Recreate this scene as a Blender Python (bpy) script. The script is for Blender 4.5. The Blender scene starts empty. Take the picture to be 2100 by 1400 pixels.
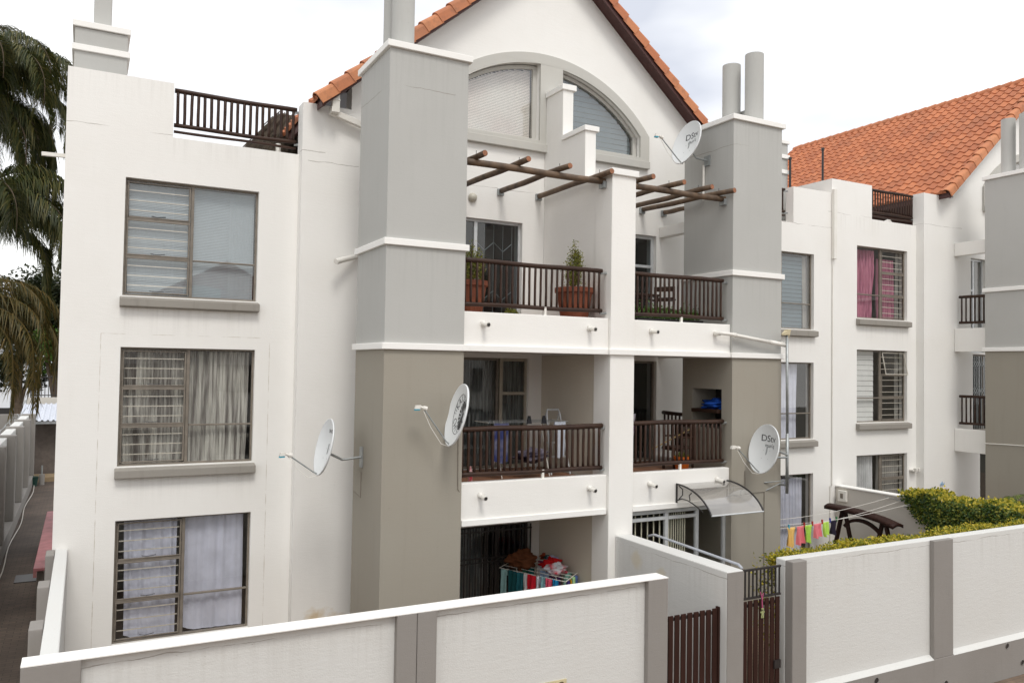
import bpy, bmesh, math, random
from mathutils import Vector, Matrix
from mathutils.geometry import tessellate_polygon
random.seed(7)
Rd = math.radians
S = bpy.context.scene
COL = S.collection

# ------------------------------------------------------------------ camera
cam_d = bpy.data.cameras.new("camera"); cam = bpy.data.objects.new("camera", cam_d); COL.objects.link(cam)
cam_d.sensor_width = 36; cam_d.lens = 28.2; cam_d.clip_end = 600; cam_d.clip_start = 0.05
yaw, pitch, roll = Rd(28.048), Rd(1.80), Rd(0.896)
fw = Vector((math.sin(yaw)*math.cos(pitch), math.cos(yaw)*math.cos(pitch), math.sin(pitch)))
r0 = Vector((math.cos(yaw), -math.sin(yaw), 0)); u0 = r0.cross(fw)
rv = r0*math.cos(roll)+u0*math.sin(roll); uv_ = -r0*math.sin(roll)+u0*math.cos(roll)
m3 = Matrix((rv, uv_, -fw)).transposed()
cam.matrix_world = m3.to_4x4()          # eye at the origin: second-floor window height
S.camera = cam

# ------------------------------------------------------------------ world: overcast sky over a physical sky
SUN_EL, SUN_AZ = Rd(54), Rd(188)        # azimuth from +Y, clockwise
w = bpy.data.worlds.new("World"); S.world = w; w.use_nodes = True
nt = w.node_tree; nd = nt.nodes; lk = nt.links; nd.clear()
out = nd.new('ShaderNodeOutputWorld'); bg = nd.new('ShaderNodeBackground'); bg.inputs['Strength'].default_value = 0.1
sky = nd.new('ShaderNodeTexSky'); sky.sky_type = 'NISHITA'; sky.sun_disc = False
sky.sun_elevation = SUN_EL; sky.sun_rotation = SUN_AZ
tc = nd.new('ShaderNodeTexCoord'); mp = nd.new('ShaderNodeMapping'); mp.inputs['Scale'].default_value = (1.0, 1.0, 2.6)
mp.inputs['Location'].default_value = (0.35, 0.1, 0.2)
no = nd.new('ShaderNodeTexNoise'); no.inputs['Scale'].default_value = 1.6; no.inputs['Detail'].default_value = 5; no.inputs['Roughness'].default_value = .5
cr = nd.new('ShaderNodeValToRGB')
cr.color_ramp.elements[0].position = .33; cr.color_ramp.elements[0].color = (5.7, 5.95, 6.6, 1)
cr.color_ramp.elements[1].position = .55; cr.color_ramp.elements[1].color = (10.6, 10.6, 10.5, 1)
e = cr.color_ramp.elements.new(.70); e.color = (12.9, 12.6, 12.2, 1)
mx = nd.new('ShaderNodeMixRGB'); mx.inputs['Fac'].default_value = .93
lk.new(tc.outputs['Generated'], mp.inputs['Vector']); lk.new(mp.outputs['Vector'], no.inputs['Vector'])
lk.new(no.outputs['Fac'], cr.inputs['Fac']); lk.new(sky.outputs['Color'], mx.inputs['Color1']); lk.new(cr.outputs['Color'], mx.inputs['Color2'])
lk.new(mx.outputs['Color'], bg.inputs['Color']); lk.new(bg.outputs['Background'], out.inputs['Surface'])

sd = bpy.data.lights.new("sun", 'SUN'); sd.energy = 1.1; sd.angle = Rd(18); sd.color = (1, .965, .91)
so = bpy.data.objects.new("sun", sd); COL.objects.link(so); so.location = (0, -5, 20)
sv = Vector((math.sin(SUN_AZ)*math.cos(SUN_EL), math.cos(SUN_AZ)*math.cos(SUN_EL), math.sin(SUN_EL)))
so.rotation_euler = sv.to_track_quat('Z', 'Y').to_euler()
S.view_settings.view_transform = 'Standard'; S.view_settings.look = 'None'
S.view_settings.exposure = 0.46; S.view_settings.gamma = 1
S.cycles.max_bounces = 8; S.cycles.transparent_max_bounces = 12

# ------------------------------------------------------------------ materials
def newmat(name):
    m = bpy.data.materials.new(name); m.use_nodes = True
    n = m.node_tree.nodes; b = n['Principled BSDF']
    return m, n, m.node_tree.links, b
def rgb(c): return (c[0], c[1], c[2], 1)
def noise(n, l, vec, scale, detail=3, rough=.55):
    t = n.new('ShaderNodeTexNoise'); t.inputs['Scale'].default_value = scale; t.inputs['Detail'].default_value = detail
    t.inputs['Roughness'].default_value = rough
    if vec: l.new(vec, t.inputs['Vector'])
    return t.outputs['Fac']
def ramp(n, l, fac, p0, p1, c0=(0, 0, 0), c1=(1, 1, 1)):
    r = n.new('ShaderNodeValToRGB'); r.color_ramp.elements[0].position = p0; r.color_ramp.elements[1].position = p1
    r.color_ramp.elements[0].color = rgb(c0); r.color_ramp.elements[1].color = rgb(c1); l.new(fac, r.inputs['Fac']); return r.outputs['Color']
def mixc(n, l, fac, a, b):
    m = n.new('ShaderNodeMixRGB')
    if isinstance(fac, (int, float)): m.inputs['Fac'].default_value = fac
    else: l.new(fac, m.inputs['Fac'])
    for k, v in (('Color1', a), ('Color2', b)):
        if isinstance(v, tuple): m.inputs[k].default_value = rgb(v)
        else: l.new(v, m.inputs[k])
    return m.outputs['Color']
def mth(n, l, op, a, b=0., c=None):
    m = n.new('ShaderNodeMath'); m.operation = op
    for i, v in enumerate((a, b) if c is None else (a, b, c)):
        if isinstance(v, (int, float)): m.inputs[i].default_value = v
        else: l.new(v, m.inputs[i])
    return m.outputs[0]
def scaled(n, l, vec, s):
    m = n.new('ShaderNodeMapping'); m.inputs['Scale'].default_value = s; l.new(vec, m.inputs['Vector']); return m.outputs['Vector']
def bump(n, l, b, h, strength, dist=.01):
    k = n.new('ShaderNodeBump'); k.inputs['Strength'].default_value = strength; k.inputs['Distance'].default_value = dist
    l.new(h, k.inputs['Height']); l.new(k.outputs['Normal'], b.inputs['Normal'])

def stucco(name, c, dirt=(.56, .51, .43), amount=.11, cracks=(), boxes=(), stains=(), drips=(), streak=.5, bstr=.26, rough=.88):
    """painted trowelled plaster. cracks: (z, x0, x1, seed) hairlines; boxes: (x0,x1,z0,z1) hairline outlines; stains: (x,y,z,r,colour)"""
    m, n, l, b = newmat(name)
    g = n.new('ShaderNodeNewGeometry'); P = g.outputs['Position']
    col = mixc(n, l, mth(n, l, 'MULTIPLY', ramp(n, l, noise(n, l, P, .8, 5), .42, .75), amount), c, dirt)
    # run-down streaks
    st = ramp(n, l, noise(n, l, scaled(n, l, P, (5, 5, .45)), 1.6, 5), .55, .82)
    col = mixc(n, l, mth(n, l, 'MULTIPLY', st, amount*streak), col, tuple(x*.62 for x in c))
    # small pocks
    pk = ramp(n, l, noise(n, l, P, 22, 2), .73, .78)
    col = mixc(n, l, mth(n, l, 'MULTIPLY', pk, .22), col, tuple(x*.6 for x in c))
    sx = n.new('ShaderNodeSeparateXYZ'); l.new(P, sx.inputs[0]); X, Y, Z = sx.outputs
    wob = mth(n, l, 'MULTIPLY', mth(n, l, 'SUBTRACT', noise(n, l, P, 2.2, 4), .5), .09)
    for (z0, x0, x1, sc) in cracks:
        d = mth(n, l, 'ABSOLUTE', mth(n, l, 'ADD', mth(n, l, 'SUBTRACT', Z, z0), wob))
        th = mth(n, l, 'MULTIPLY', ramp(n, l, noise(n, l, P, 1.1+sc, 3), .38, .58), .0058)
        k = mth(n, l, 'LESS_THAN', d, th)
        k = mth(n, l, 'MULTIPLY', k, mth(n, l, 'MULTIPLY', mth(n, l, 'GREATER_THAN', X, x0), mth(n, l, 'LESS_THAN', X, x1)))
        col = mixc(n, l, mth(n, l, 'MULTIPLY', k, .55), col, (.20, .165, .13))
    for (x0, x1, z0, z1) in boxes:
        dx = mth(n, l, 'SUBTRACT', mth(n, l, 'ABSOLUTE', mth(n, l, 'SUBTRACT', X, (x0+x1)/2)), (x1-x0)/2)
        dz = mth(n, l, 'SUBTRACT', mth(n, l, 'ABSOLUTE', mth(n, l, 'SUBTRACT', Z, (z0+z1)/2)), (z1-z0)/2)
        d = mth(n, l, 'ABSOLUTE', mth(n, l, 'MAXIMUM', dx, dz))
        th = mth(n, l, 'MULTIPLY', ramp(n, l, noise(n, l, P, 4, 3), .40, .62), .0055)
        col = mixc(n, l, mth(n, l, 'MULTIPLY', mth(n, l, 'LESS_THAN', d, th), .5), col, (.30, .22, .12))
    if drips:
        dn = ramp(n, l, noise(n, l, scaled(n, l, P, (16, 16, .7)), 1., 4), .48, .70)
    for (x0, x1, zt, ln) in drips:
        d = mth(n, l, 'DIVIDE', mth(n, l, 'SUBTRACT', zt, Z), ln)
        k = mth(n, l, 'MULTIPLY', mth(n, l, 'GREATER_THAN', d, 0.), mth(n, l, 'MAXIMUM', mth(n, l, 'SUBTRACT', 1., d), 0.))
        k = mth(n, l, 'MULTIPLY', k, mth(n, l, 'MULTIPLY', mth(n, l, 'GREATER_THAN', X, x0), mth(n, l, 'LESS_THAN', X, x1)))
        col = mixc(n, l, mth(n, l, 'MULTIPLY', mth(n, l, 'MULTIPLY', k, dn), .15), col, tuple(x*.55 for x in dirt))
    for (sx_, sy_, sz_, sr, sc_) in stains:
        vd = n.new('ShaderNodeVectorMath'); vd.operation = 'DISTANCE'; l.new(P, vd.inputs[0]); vd.inputs[1].default_value = (sx_, sy_, sz_)
        dd = mth(n, l, 'ADD', mth(n, l, 'DIVIDE', vd.outputs['Value'], sr), mth(n, l, 'MULTIPLY', noise(n, l, P, 3.5, 4), .9))
        col = mixc(n, l, mth(n, l, 'MULTIPLY', ramp(n, l, dd, .75, 1.35, (1, 1, 1), (0, 0, 0)), .8), col, sc_)
    l.new(col, b.inputs['Base Color']); b.inputs['Roughness'].default_value = rough; b.inputs['Specular IOR Level'].default_value = .25
    h = mth(n, l, 'ADD', mth(n, l, 'MULTIPLY', noise(n, l, scaled(n, l, P, (2.2, 2.2, 9)), 2.6, 6, .7), .8), mth(n, l, 'MULTIPLY', noise(n, l, P, 70, 3), .45))
    h = mth(n, l, 'ADD', h, mth(n, l, 'MULTIPLY', pk, -.6))
    bump(n, l, b, h, bstr, .012)
    return m

def plain(name, c, rough=.6, metal=0., var=.12, vs=6., bmp=0., bs=30., spec=.5, isl=0., c2=None, stretch=(1, 1, 1), trans=0.):
    m, n, l, b = newmat(name)
    tcn = n.new('ShaderNodeTexCoord'); P = scaled(n, l, tcn.outputs['Object'], stretch)
    c2 = c2 or tuple(x*.55 for x in c)
    col = mixc(n, l, mth(n, l, 'MULTIPLY', ramp(n, l, noise(n, l, P, vs, 4), .35, .72), var*3 if var < .34 else 1.), c, c2)
    if isl:
        g = n.new('ShaderNodeNewGeometry')
        hs = n.new('ShaderNodeHueSaturation'); l.new(col, hs.inputs['Color'])
        l.new(mth(n, l, 'ADD', mth(n, l, 'MULTIPLY', g.outputs['Random Per Island'], isl), 1-isl*.5), hs.inputs['Value']); col = hs.outputs['Color']
    l.new(col, b.inputs['Base Color']); b.inputs['Roughness'].default_value = rough; b.inputs['Metallic'].default_value = metal
    b.inputs['Specular IOR Level'].default_value = spec
    if trans: b.inputs['Transmission Weight'].default_value = 0
    if bmp: bump(n, l, b, noise(n, l, P, bs, 3), bmp, .01)
    return m

def leafmat(name, cols, rough=.5):
    m, n, l, b = newmat(name)
    g = n.new('ShaderNodeNewGeometry'); r = n.new('ShaderNodeValToRGB'); r.color_ramp.interpolation = 'LINEAR'
    el = r.color_ramp.elements; el[0].position = 0; el[0].color = rgb(cols[0]); el[1].position = 1; el[1].color = rgb(cols[-1])
    for i, c in enumerate(cols[1:-1]): k = el.new((i+1)/(len(cols)-1)); k.color = rgb(c)
    l.new(g.outputs['Random Per Island'], r.inputs['Fac']); l.new(r.outputs['Color'], b.inputs['Base Color'])
    b.inputs['Roughness'].default_value = rough; b.inputs['Specular IOR Level'].default_value = .35
    tr = n.new('ShaderNodeBsdfTranslucent'); l.new(r.outputs['Color'], tr.inputs['Color'])
    mxs = n.new('ShaderNodeMixShader'); mxs.inputs[0].default_value = .3
    l.new(b.outputs[0], mxs.inputs[1]); l.new(tr.outputs[0], mxs.inputs[2]); l.new(mxs.outputs[0], n['Material Output'].inputs['Surface'])
    return m

def glassmat(name, tint=(.82, .88, .90), boost=1.5, base=.03):
    m, n, l, b = newmat(name); n.remove(b)
    t = n.new('ShaderNodeBsdfTransparent'); t.inputs[0].default_value = rgb(tint)
    gl = n.new('ShaderNodeBsdfGlossy'); gl.inputs['Roughness'].default_value = .015; gl.inputs[0].default_value = (1, .99, .97, 1)
    lw = n.new('ShaderNodeLayerWeight'); lw.inputs[0].default_value = .5
    g = n.new('ShaderNodeNewGeometry')
    f = mth(n, l, 'ADD', mth(n, l, 'MULTIPLY', mth(n, l, 'POWER', lw.outputs['Facing'], 4.), .85), base+.04*boost)
    k = n.new('ShaderNodeBump'); k.inputs['Strength'].default_value = .05; k.inputs['Distance'].default_value = .02
    l.new(noise(n, l, g.outputs['Position'], 1.4, 1), k.inputs['Height']); l.new(k.outputs[0], gl.inputs['Normal'])
    mxs = n.new('ShaderNodeMixShader'); l.new(f, mxs.inputs[0]); l.new(t.outputs[0], mxs.inputs[1]); l.new(gl.outputs[0], mxs.inputs[2])
    l.new(mxs.outputs[0], n['Material Output'].inputs['Surface'])
    return m

def tilemat(name, c1=(.50, .178, .076), c2=(.36, .118, .052)):
    m, n, l, b = newmat(name)
    at = n.new('ShaderNodeUVMap'); fl = n.new('ShaderNodeVectorMath'); fl.operation = 'FLOOR'; l.new(at.outputs[0], fl.inputs[0])
    wn = n.new('ShaderNodeTexWhiteNoise'); l.new(fl.outputs[0], wn.inputs['Vector'])
    g = n.new('ShaderNodeNewGeometry')
    f = mth(n, l, 'ADD', mth(n, l, 'MULTIPLY', wn.outputs['Value'], .55), mth(n, l, 'MULTIPLY', noise(n, l, g.outputs['Position'], 1.3, 5), .5))
    col = ramp(n, l, f, .2, .85, c1, c2)
    col = mixc(n, l, mth(n, l, 'MULTIPLY', ramp(n, l, noise(n, l, g.outputs['Position'], 9, 5), .52, .72), .35), col, (.16, .09, .06))
    col = mixc(n, l, mth(n, l, 'MULTIPLY', ramp(n, l, noise(n, l, g.outputs['Position'], .7, 7, .7), .50, .66), .30), col, (.17, .10, .07))
    l.new(col, b.inputs['Base Color']); b.inputs['Roughness'].default_value = .75
    bump(n, l, b, noise(n, l, g.outputs['Position'], 40, 4), .3, .006)
    return m

def pavermat(name, c1, c2, mortar, sc=4.6):
    m, n, l, b = newmat(name)
    g = n.new('ShaderNodeNewGeometry')
    br = n.new('ShaderNodeTexBrick'); l.new(g.outputs['Position'], br.inputs['Vector']); br.inputs['Scale'].default_value = sc
    br.inputs['Color1'].default_value = rgb(c1); br.inputs['Color2'].default_value = rgb(c2); br.inputs['Mortar'].default_value = rgb(mortar)
    br.inputs['Mortar Size'].default_value = .03; br.inputs['Brick Width'].default_value = 1.; br.inputs['Row Height'].default_value = .5
    col = mixc(n, l, mth(n, l, 'MULTIPLY', ramp(n, l, noise(n, l, g.outputs['Position'], 1.1, 6), .35, .7), .75), br.outputs['Color'], tuple(x*.42 for x in c2))
    l.new(col, b.inputs['Base Color']); b.inputs['Roughness'].default_value = .85
    bump(n, l, b, mth(n, l, 'ADD', br.outputs['Fac'], mth(n, l, 'MULTIPLY', noise(n, l, g.outputs['Position'], 12, 4), -.8)), -.6, .015)
    return m

WHITE = (.825, .812, .78)
GREYP = (.455, .453, .432); TAUPE = (.325, .300, .252)
M = dict(
 wall=stucco('white_plaster', WHITE, cracks=((3.66, -1, 3.6, .1), (3.50, 3.3, 4.2, .9), (3.44, 6.0, 7.9, .4), (4.03, 16.4, 21.5, .2), (3.62, 13, 16.6, .5)),
             boxes=((.22, 2.78, -6.6, .42),), drips=((.45, 2.6, .84, .55), (.45, 2.6, -1.85, .5), (13.8, 16.0, .84, .5), (17.45, 19.55, 1.2, .5), (-.4, 1.17, 4.5, .5), (1.17, 3.2, 3.62, .45), (16.5, 20, 4.0, .5)), stains=((3.75, 13.77, -4.7, .9, (.60, .45, .25)),)),
 wallp=stucco('white_parapet_plaster', (.84, .825, .79), amount=.12),
 yard=stucco('yard_wall_plaster', (.645, .645, .625), cracks=((-2.955, -1, 24, .7),), drips=((-.4, 24, -2.95, .7),), amount=.10, streak=.35, bstr=.42, stains=((8.13, 10.75, -3.15, .30, (.62, .57, .46)), (8.13, 10.15, -3.25, .26, (.62, .57, .46)))),
 divider=stucco('divider_plaster', (.60, .57, .52), amount=.14),
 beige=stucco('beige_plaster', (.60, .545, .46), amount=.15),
 grey=stucco('grey_tower_plaster', GREYP, drips=((3.8, 12.2, 4.76, 1.3), (3.8, 12.2, 1.79, .7)), dirt=(.38, .375, .35), amount=.25, streak=.45, bstr=.18,
             cracks=((4.22, 3.8, 5.0, .3), (4.30, 10.7, 11.6, .2))),
 taupe=stucco('taupe_tower_plaster', TAUPE, dirt=(.31, .27, .22), amount=.3, streak=.5, bstr=.15),
 pil=stucco('taupe_pilaster_plaster', (.275, .258, .240), dirt=(.22, .20, .18), amount=.4, bstr=.3),
 trim=stucco('white_trim_plaster', (.86, .85, .82), amount=.10, bstr=.15),
 sill=stucco('grey_sill_plaster', (.30, .28, .25), dirt=(.27, .25, .22), amount=.5, streak=1.2, bstr=.25),
 archf=stucco('arch_surround_plaster', (.50, .49, .455), amount=.2, bstr=.15),
 wood=plain('dark_stained_pole', (.044, .021, .012), .5, spec=.3, var=.25, vs=5, bmp=.35, bs=9, stretch=(1, 1, 1), isl=.5, c2=(.022, .011, .009)),
 gum=plain('weathered_gum_pole', (.155, .098, .058), .6, var=.33, vs=6, bmp=.5, bs=12, c2=(.055, .035, .022), isl=.35),
 endg=plain('pole_end_grain', (.36, .15, .075), .7, var=.3, vs=20),
 slat=plain('gate_slat_wood', (.034, .013, .009), .6, spec=.2, var=.28, vs=3, bmp=.2, bs=14, stretch=(4, 4, .5), isl=.5),
 steel=plain('dark_painted_steel', (.025, .022, .022), .4, var=.1),
 galv=plain('galvanised_steel', (.38, .40, .40), .45, .6, var=.2, vs=12),
 alum=plain('aluminium_frame', (.62, .64, .65), .4, .2, var=.1),
 frame=plain('taupe_steel_frame', (.215, .185, .150), .5, var=.2, vs=8),
 bar=plain('cream_burglar_bar', (.62, .58, .50), .5, var=.2, vs=9),
 plast=plain('white_plastic_pipe', (.78, .76, .71), .35, var=.1, vs=4, c2=(.62, .58, .50)),
 dish=plain('white_dish_enamel', (.72, .74, .745), .35, var=.05, vs=3, c2=(.60, .62, .62)),
 blk=plain('black_print', (.02, .02, .025), .5, var=.05),
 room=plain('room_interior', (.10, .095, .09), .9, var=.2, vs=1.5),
 tile=tilemat('terracotta_tile'),
 tilev=tilemat('terracotta_verge_tile', (.56, .23, .105), (.43, .145, .065)),
 soff=plain('red_brown_soffit_board', (.075, .026, .022), .6, var=.2, vs=5, stretch=(1, 8, 1)),
 floor=plain('terracotta_balcony_floor', (.27, .13, .075), .6, var=.25, vs=3),
 pave=pavermat('street_pavers', (.30, .205, .140), (.24, .17, .12), (.11, .09, .07)),
 alley=pavermat('alley_pavers', (.125, .09, .068), (.095, .07, .055), (.05, .04, .03)),
 soil=plain('ground_soil', (.13, .12, .09), .9, var=.3, vs=.3),
 glass=glassmat('window_glass', (.95, .95, .94), 1.4, .035),
 glassd=glassmat('door_glass', (.55, .60, .62), 1.3, .02),
 leafh=leafmat('hedge_leaf', [(.06, .10, .010), (.20, .22, .02), (.42, .37, .03), (.55, .45, .05), (.58, .46, .08)]),
 leafi=leafmat('ivy_leaf', [(.018, .045, .008), (.035, .080, .012), (.07, .12, .015), (.16, .19, .025), (.30, .29, .04)]),
 leafp=leafmat('palm_leaflet', [(.024, .038, .010), (.042, .056, .015), (.075, .080, .022), (.16, .14, .04)]),
 leafy=leafmat('dry_palm_leaflet', [(.030, .035, .010), (.06, .055, .014), (.17, .11, .025), (.045, .048, .012), (.12, .085, .02)]),
 leafd=leafmat('dark_tree_leaf', [(.012, .020, .008), (.022, .032, .012), (.04, .048, .02), (.055, .055, .024)]),
 leafb=leafmat('bright_tree_leaf', [(.03, .07, .012), (.06, .13, .02), (.10, .19, .03), (.14, .24, .05)]),
 leafc=leafmat('conifer_leaf', [(.06, .085, .012), (.14, .16, .02), (.24, .24, .035), (.30, .27, .06)]),
 bark=plain('brown_bark', (.10, .07, .045), .85, var=.3, vs=8, bmp=.6, bs=14),
 pot=plain('terracotta_pot', (.33, .095, .045), .6, var=.2, vs=5),
 thatch=plain('grey_thatch', (.11, .085, .06), .9, var=.3, vs=20, bmp=.9, bs=60, stretch=(8, 1, 1), isl=.5),
)
def cloth(name, c, c2=None, vs=3, var=.12, rough=.85, st=(1, 1, 1)):
    m, n, l, b = newmat(name)
    tcn = n.new('ShaderNodeTexCoord')
    col = mixc(n, l, mth(n, l, 'MULTIPLY', ramp(n, l, noise(n, l, scaled(n, l, tcn.outputs['Object'], st), vs, 3), .4, .65), 1. if c2 else .4), c, c2 or tuple(x*.6 for x in c))
    l.new(col, b.inputs['Base Color']); b.inputs['Roughness'].default_value = rough; b.inputs['Specular IOR Level'].default_value = .2
    return m

# ------------------------------------------------------------------ mesh helpers
class MB:
    def __init__(s): s.v = []; s.f = []; s.uv = {}
    def quad(s, a, b, c, d): k = len(s.v); s.v += [Vector(p) for p in (a, b, c, d)]; s.f.append((k, k+1, k+2, k+3)); return s
    def box(s, x0, x1, y0, y1, z0, z1):
        k = len(s.v); s.v += [Vector(p) for p in ((x0, y0, z0), (x1, y0, z0), (x1, y1, z0), (x0, y1, z0), (x0, y0, z1), (x1, y0, z1), (x1, y1, z1), (x0, y1, z1))]
        for f in ((0, 3, 2, 1), (4, 5, 6, 7), (0, 1, 5, 4), (1, 2, 6, 5), (2, 3, 7, 6), (3, 0, 4, 7)): s.f.append(tuple(k+i for i in f))
        return s
    def tube(s, pts, r, n=8, cap=True, wob=0.):
        pts = [Vector(p) for p in pts]; k = len(s.v); m = len(pts)
        rs = r if isinstance(r, (list, tuple)) else [r]*m
        d0 = (pts[1]-pts[0]).normalized(); a = d0.orthogonal().normalized()
        for i, p in enumerate(pts):
            d = (pts[min(i+1, m-1)]-pts[max(i-1, 0)]).normalized()
            a = (a-d*a.dot(d)).normalized(); b = d.cross(a)
            ri = rs[i]*(1+(random.random()-.5)*wob)
            for j in range(n):
                t = 2*math.pi*j/n; s.v.append(p+(a*math.cos(t)+b*math.sin(t))*ri)
        for i in range(m-1):
            for j in range(n): s.f.append((k+i*n+j, k+i*n+(j+1) % n, k+(i+1)*n+(j+1) % n, k+(i+1)*n+j))
        if cap: s.f.append(tuple(k+j for j in range(n))[::-1]); s.f.append(tuple(k+(m-1)*n+j for j in range(n)))
        return s
    def prism(s, poly, ext):
        k = len(s.v); n = len(poly); e = Vector(ext); s.v += [Vector(p) for p in poly]+[Vector(p)+e for p in poly]
        s.f.append(tuple(k+i for i in range(n))); s.f.append(tuple(k+n+i for i in range(n))[::-1])
        for i in range(n): j = (i+1) % n; s.f.append((k+i, k+n+i, k+n+j, k+j))
        return s
    def grid(s, fn, nu, nv, closed=False):
        k = len(s.v)
        for j in range(nv+1):
            for i in range(nu+1): s.v.append(Vector(fn(i/nu, j/nv)))
        for j in range(nv):
            for i in range(nu): a = k+j*(nu+1)+i; s.f.append((a, a+1, a+nu+2, a+nu+1))
        return s
    def lathe(s, c, prof, n=16):
        c = Vector(c); k = len(s.v); m = len(prof)
        for (r, z) in prof:
            for j in range(n): t = 2*math.pi*j/n; s.v.append(c+Vector((r*math.cos(t), r*math.sin(t), z)))
        for i in range(m-1):
            for j in range(n): s.f.append((k+i*n+j, k+i*n+(j+1) % n, k+(i+1)*n+(j+1) % n, k+(i+1)*n+j))
        s.f.append(tuple(k+j for j in range(n))[::-1]); s.f.append(tuple(k+(m-1)*n+j for j in range(n)))
        return s
    def wall(s, outer, holes, y0, th):
        """outer, holes: loops of (x,z); slab between y0 and y0+th"""
        loops = [outer]+list(holes); flat = [p for lp in loops for p in lp]
        tri = tessellate_polygon([[Vector((p[0], p[1], 0)) for p in lp] for lp in loops])
        k = len(s.v); n = len(flat)
        s.v += [Vector((p[0], y0, p[1])) for p in flat]+[Vector((p[0], y0+th, p[1])) for p in flat]
        for t in tri: s.f.append((k+t[0], k+t[1], k+t[2])); s.f.append((k+n+t[2], k+n+t[1], k+n+t[0]))
        o = k
        for lp in loops:
            q = len(lp)
            for i in range(q): j = (i+1) % q; s.f.append((o+i, o+j, o+n+j, o+n+i))
            o += q
        return s
    def leaf(s, p, d, nrm, L, W):
        d = Vector(d).normalized(); nrm = Vector(nrm); sd_ = d.cross(nrm)
        if sd_.length < 1e-4: sd_ = d.orthogonal()
        sd_ = sd_.normalized()*W/2; p = Vector(p); k = len(s.v)
        s.v += [p, p+d*L*.45+sd_, p+d*L, p+d*L*.45-sd_]; s.f.append((k, k+1, k+2, k+3)); return s

WL = {}
def link(name, mb, mat, parent=None, bevel=0., smooth=False, label=None, fixn=True, uv=None, bseg=2):
    me = bpy.data.meshes.new(name)
    if parent is not None: base = WL[parent.name]
    else:
        xs = [v.x for v in mb.v]; ys = [v.y for v in mb.v]; zs = [v.z for v in mb.v]
        base = Vector(((min(xs)+max(xs))/2, (min(ys)+max(ys))/2, min(zs)))
    me.from_pydata([tuple(v-base) for v in mb.v], [], mb.f)
    if uv:
        ul = me.uv_layers.new(name='UVMap')
        for lp in me.loops: ul.data[lp.index].uv = uv[lp.vertex_index]
    if fixn:
        bm = bmesh.new(); bm.from_mesh(me)
        if not uv: bmesh.ops.remove_doubles(bm, verts=bm.verts, dist=1e-5)
        bmesh.ops.recalc_face_normals(bm, faces=bm.faces); bm.to_mesh(me); bm.free()
    if smooth:
        for p in me.polygons: p.use_smooth = True
    me.materials.append(mat)
    o = bpy.data.objects.new(name, me); COL.objects.link(o)
    if parent is not None: o.parent = parent
    else: o.location = base
    WL[o.name] = base
    if smooth == 'auto':
        for p in me.polygons: p.use_smooth = True
    if bevel:
        bv = o.modifiers.new('bevel', 'BEVEL'); bv.width = bevel; bv.segments = bseg; bv.limit_method = 'ANGLE'; bv.angle_limit = Rd(40)
    if label: o['label'] = label
    return o
def thing(name, label, cat, loc, group=None):
    o = bpy.data.objects.new(name, None); o.empty_display_size = .2; COL.objects.link(o); o.location = loc; WL[o.name] = Vector(loc)
    o['label'] = label; o['category'] = cat
    if group: o['group'] = group
    return o
def tag(o, label, cat, group=None):
    o['label'] = label; o['category'] = cat
    if group: o['group'] = group
    return o
def struct(name, mb, mat, **k):
    o = link(name, mb, mat, **k); o['kind'] = 'structure'; return o
def textverts(s, size, font_align='CENTER'):
    cu = bpy.data.curves.new('lettering', 'FONT'); cu.body = s; cu.size = size; cu.align_x = font_align; cu.align_y = 'CENTER'; cu.resolution_u = 3
    o = bpy.data.objects.new('lettering', cu); COL.objects.link(o)
    dg = bpy.context.evaluated_depsgraph_get(); me = o.evaluated_get(dg).to_mesh()
    vs = [v.co.copy() for v in me.vertices]; fs = [tuple(p.vertices) for p in me.polygons]
    o.evaluated_get(dg).to_mesh_clear(); bpy.data.objects.remove(o); bpy.data.curves.remove(cu)
    return vs, fs

# ------------------------------------------------------------------ ground
struct('ground', MB().quad((-150, -60, -5.56), (150, -60, -5.56), (150, 220, -5.56), (-150, 220, -5.56)), M['soil'])
struct('street', MB().quad((-30, -12, -5.53), (45, -12, -5.53), (45, 8.9, -5.53), (-30, 8.9, -5.53)), M['pave'])
struct('yard_ground', MB().box(-.30, 34, 8.95, 13.9, -5.7, -4.86), M['pave'])
struct('alley', MB().box(-1.9, -.30, 9.0, 37.9, -5.8, -4.9), M['alley'])

# ------------------------------------------------------------------ apartment building parts
def curtain(parent, x0, x1, z0, z1, y, mat, folds=14, amp=.03, seed=0, lean=0., name='curtain', swag=0.):
    rnd = random.Random(seed); ph = [rnd.random()*6.28 for _ in range(5)]
    def fn(u, v):
        t = u*folds*6.28
        a = math.sin(t+ph[0]+1.3*math.sin(u*9+ph[1])+lean*v*5)*amp*(.55+.45*v)+math.sin(t*2.3+ph[2])*amp*.35+math.sin(u*5+v*3+ph[3])*amp*.5
        x = x0+(x1-x0)*u+math.sin(v*2.5+u*7+ph[4])*.012+lean*(1-v)*(.5-u)*.12
        z = z0+(z1-z0)*v
        if swag: z += swag*max(0, math.cos(u*3.2+.6))**3*(1-v)
        return (x, y+a, z)
    mb = MB().grid(fn, int(folds*10), 8)
    return link(name, mb, mat, parent, smooth=True, fixn=False)
def blind(parent, x0, x1, z0, z1, y, mat, pitch=.028, tilt=.008, wdt=.022, name='blind', arch=None):
    mb = MB(); z = z0
    while z < z1:
        a0, a1 = x0, x1
        if arch:
            r = arch(z); a0 = max(x0, r[0]); a1 = min(x1, r[1])
        if a1-a0 > .05:
            mb.quad((a0, y-.004, z-pitch*.47), (a1, y-.004, z-pitch*.47), (a1, y+.005, z+pitch*.47), (a0, y+.005, z+pitch*.47))
        z += pitch
    return link(name, mb, mat, parent, fixn=False)

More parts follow.
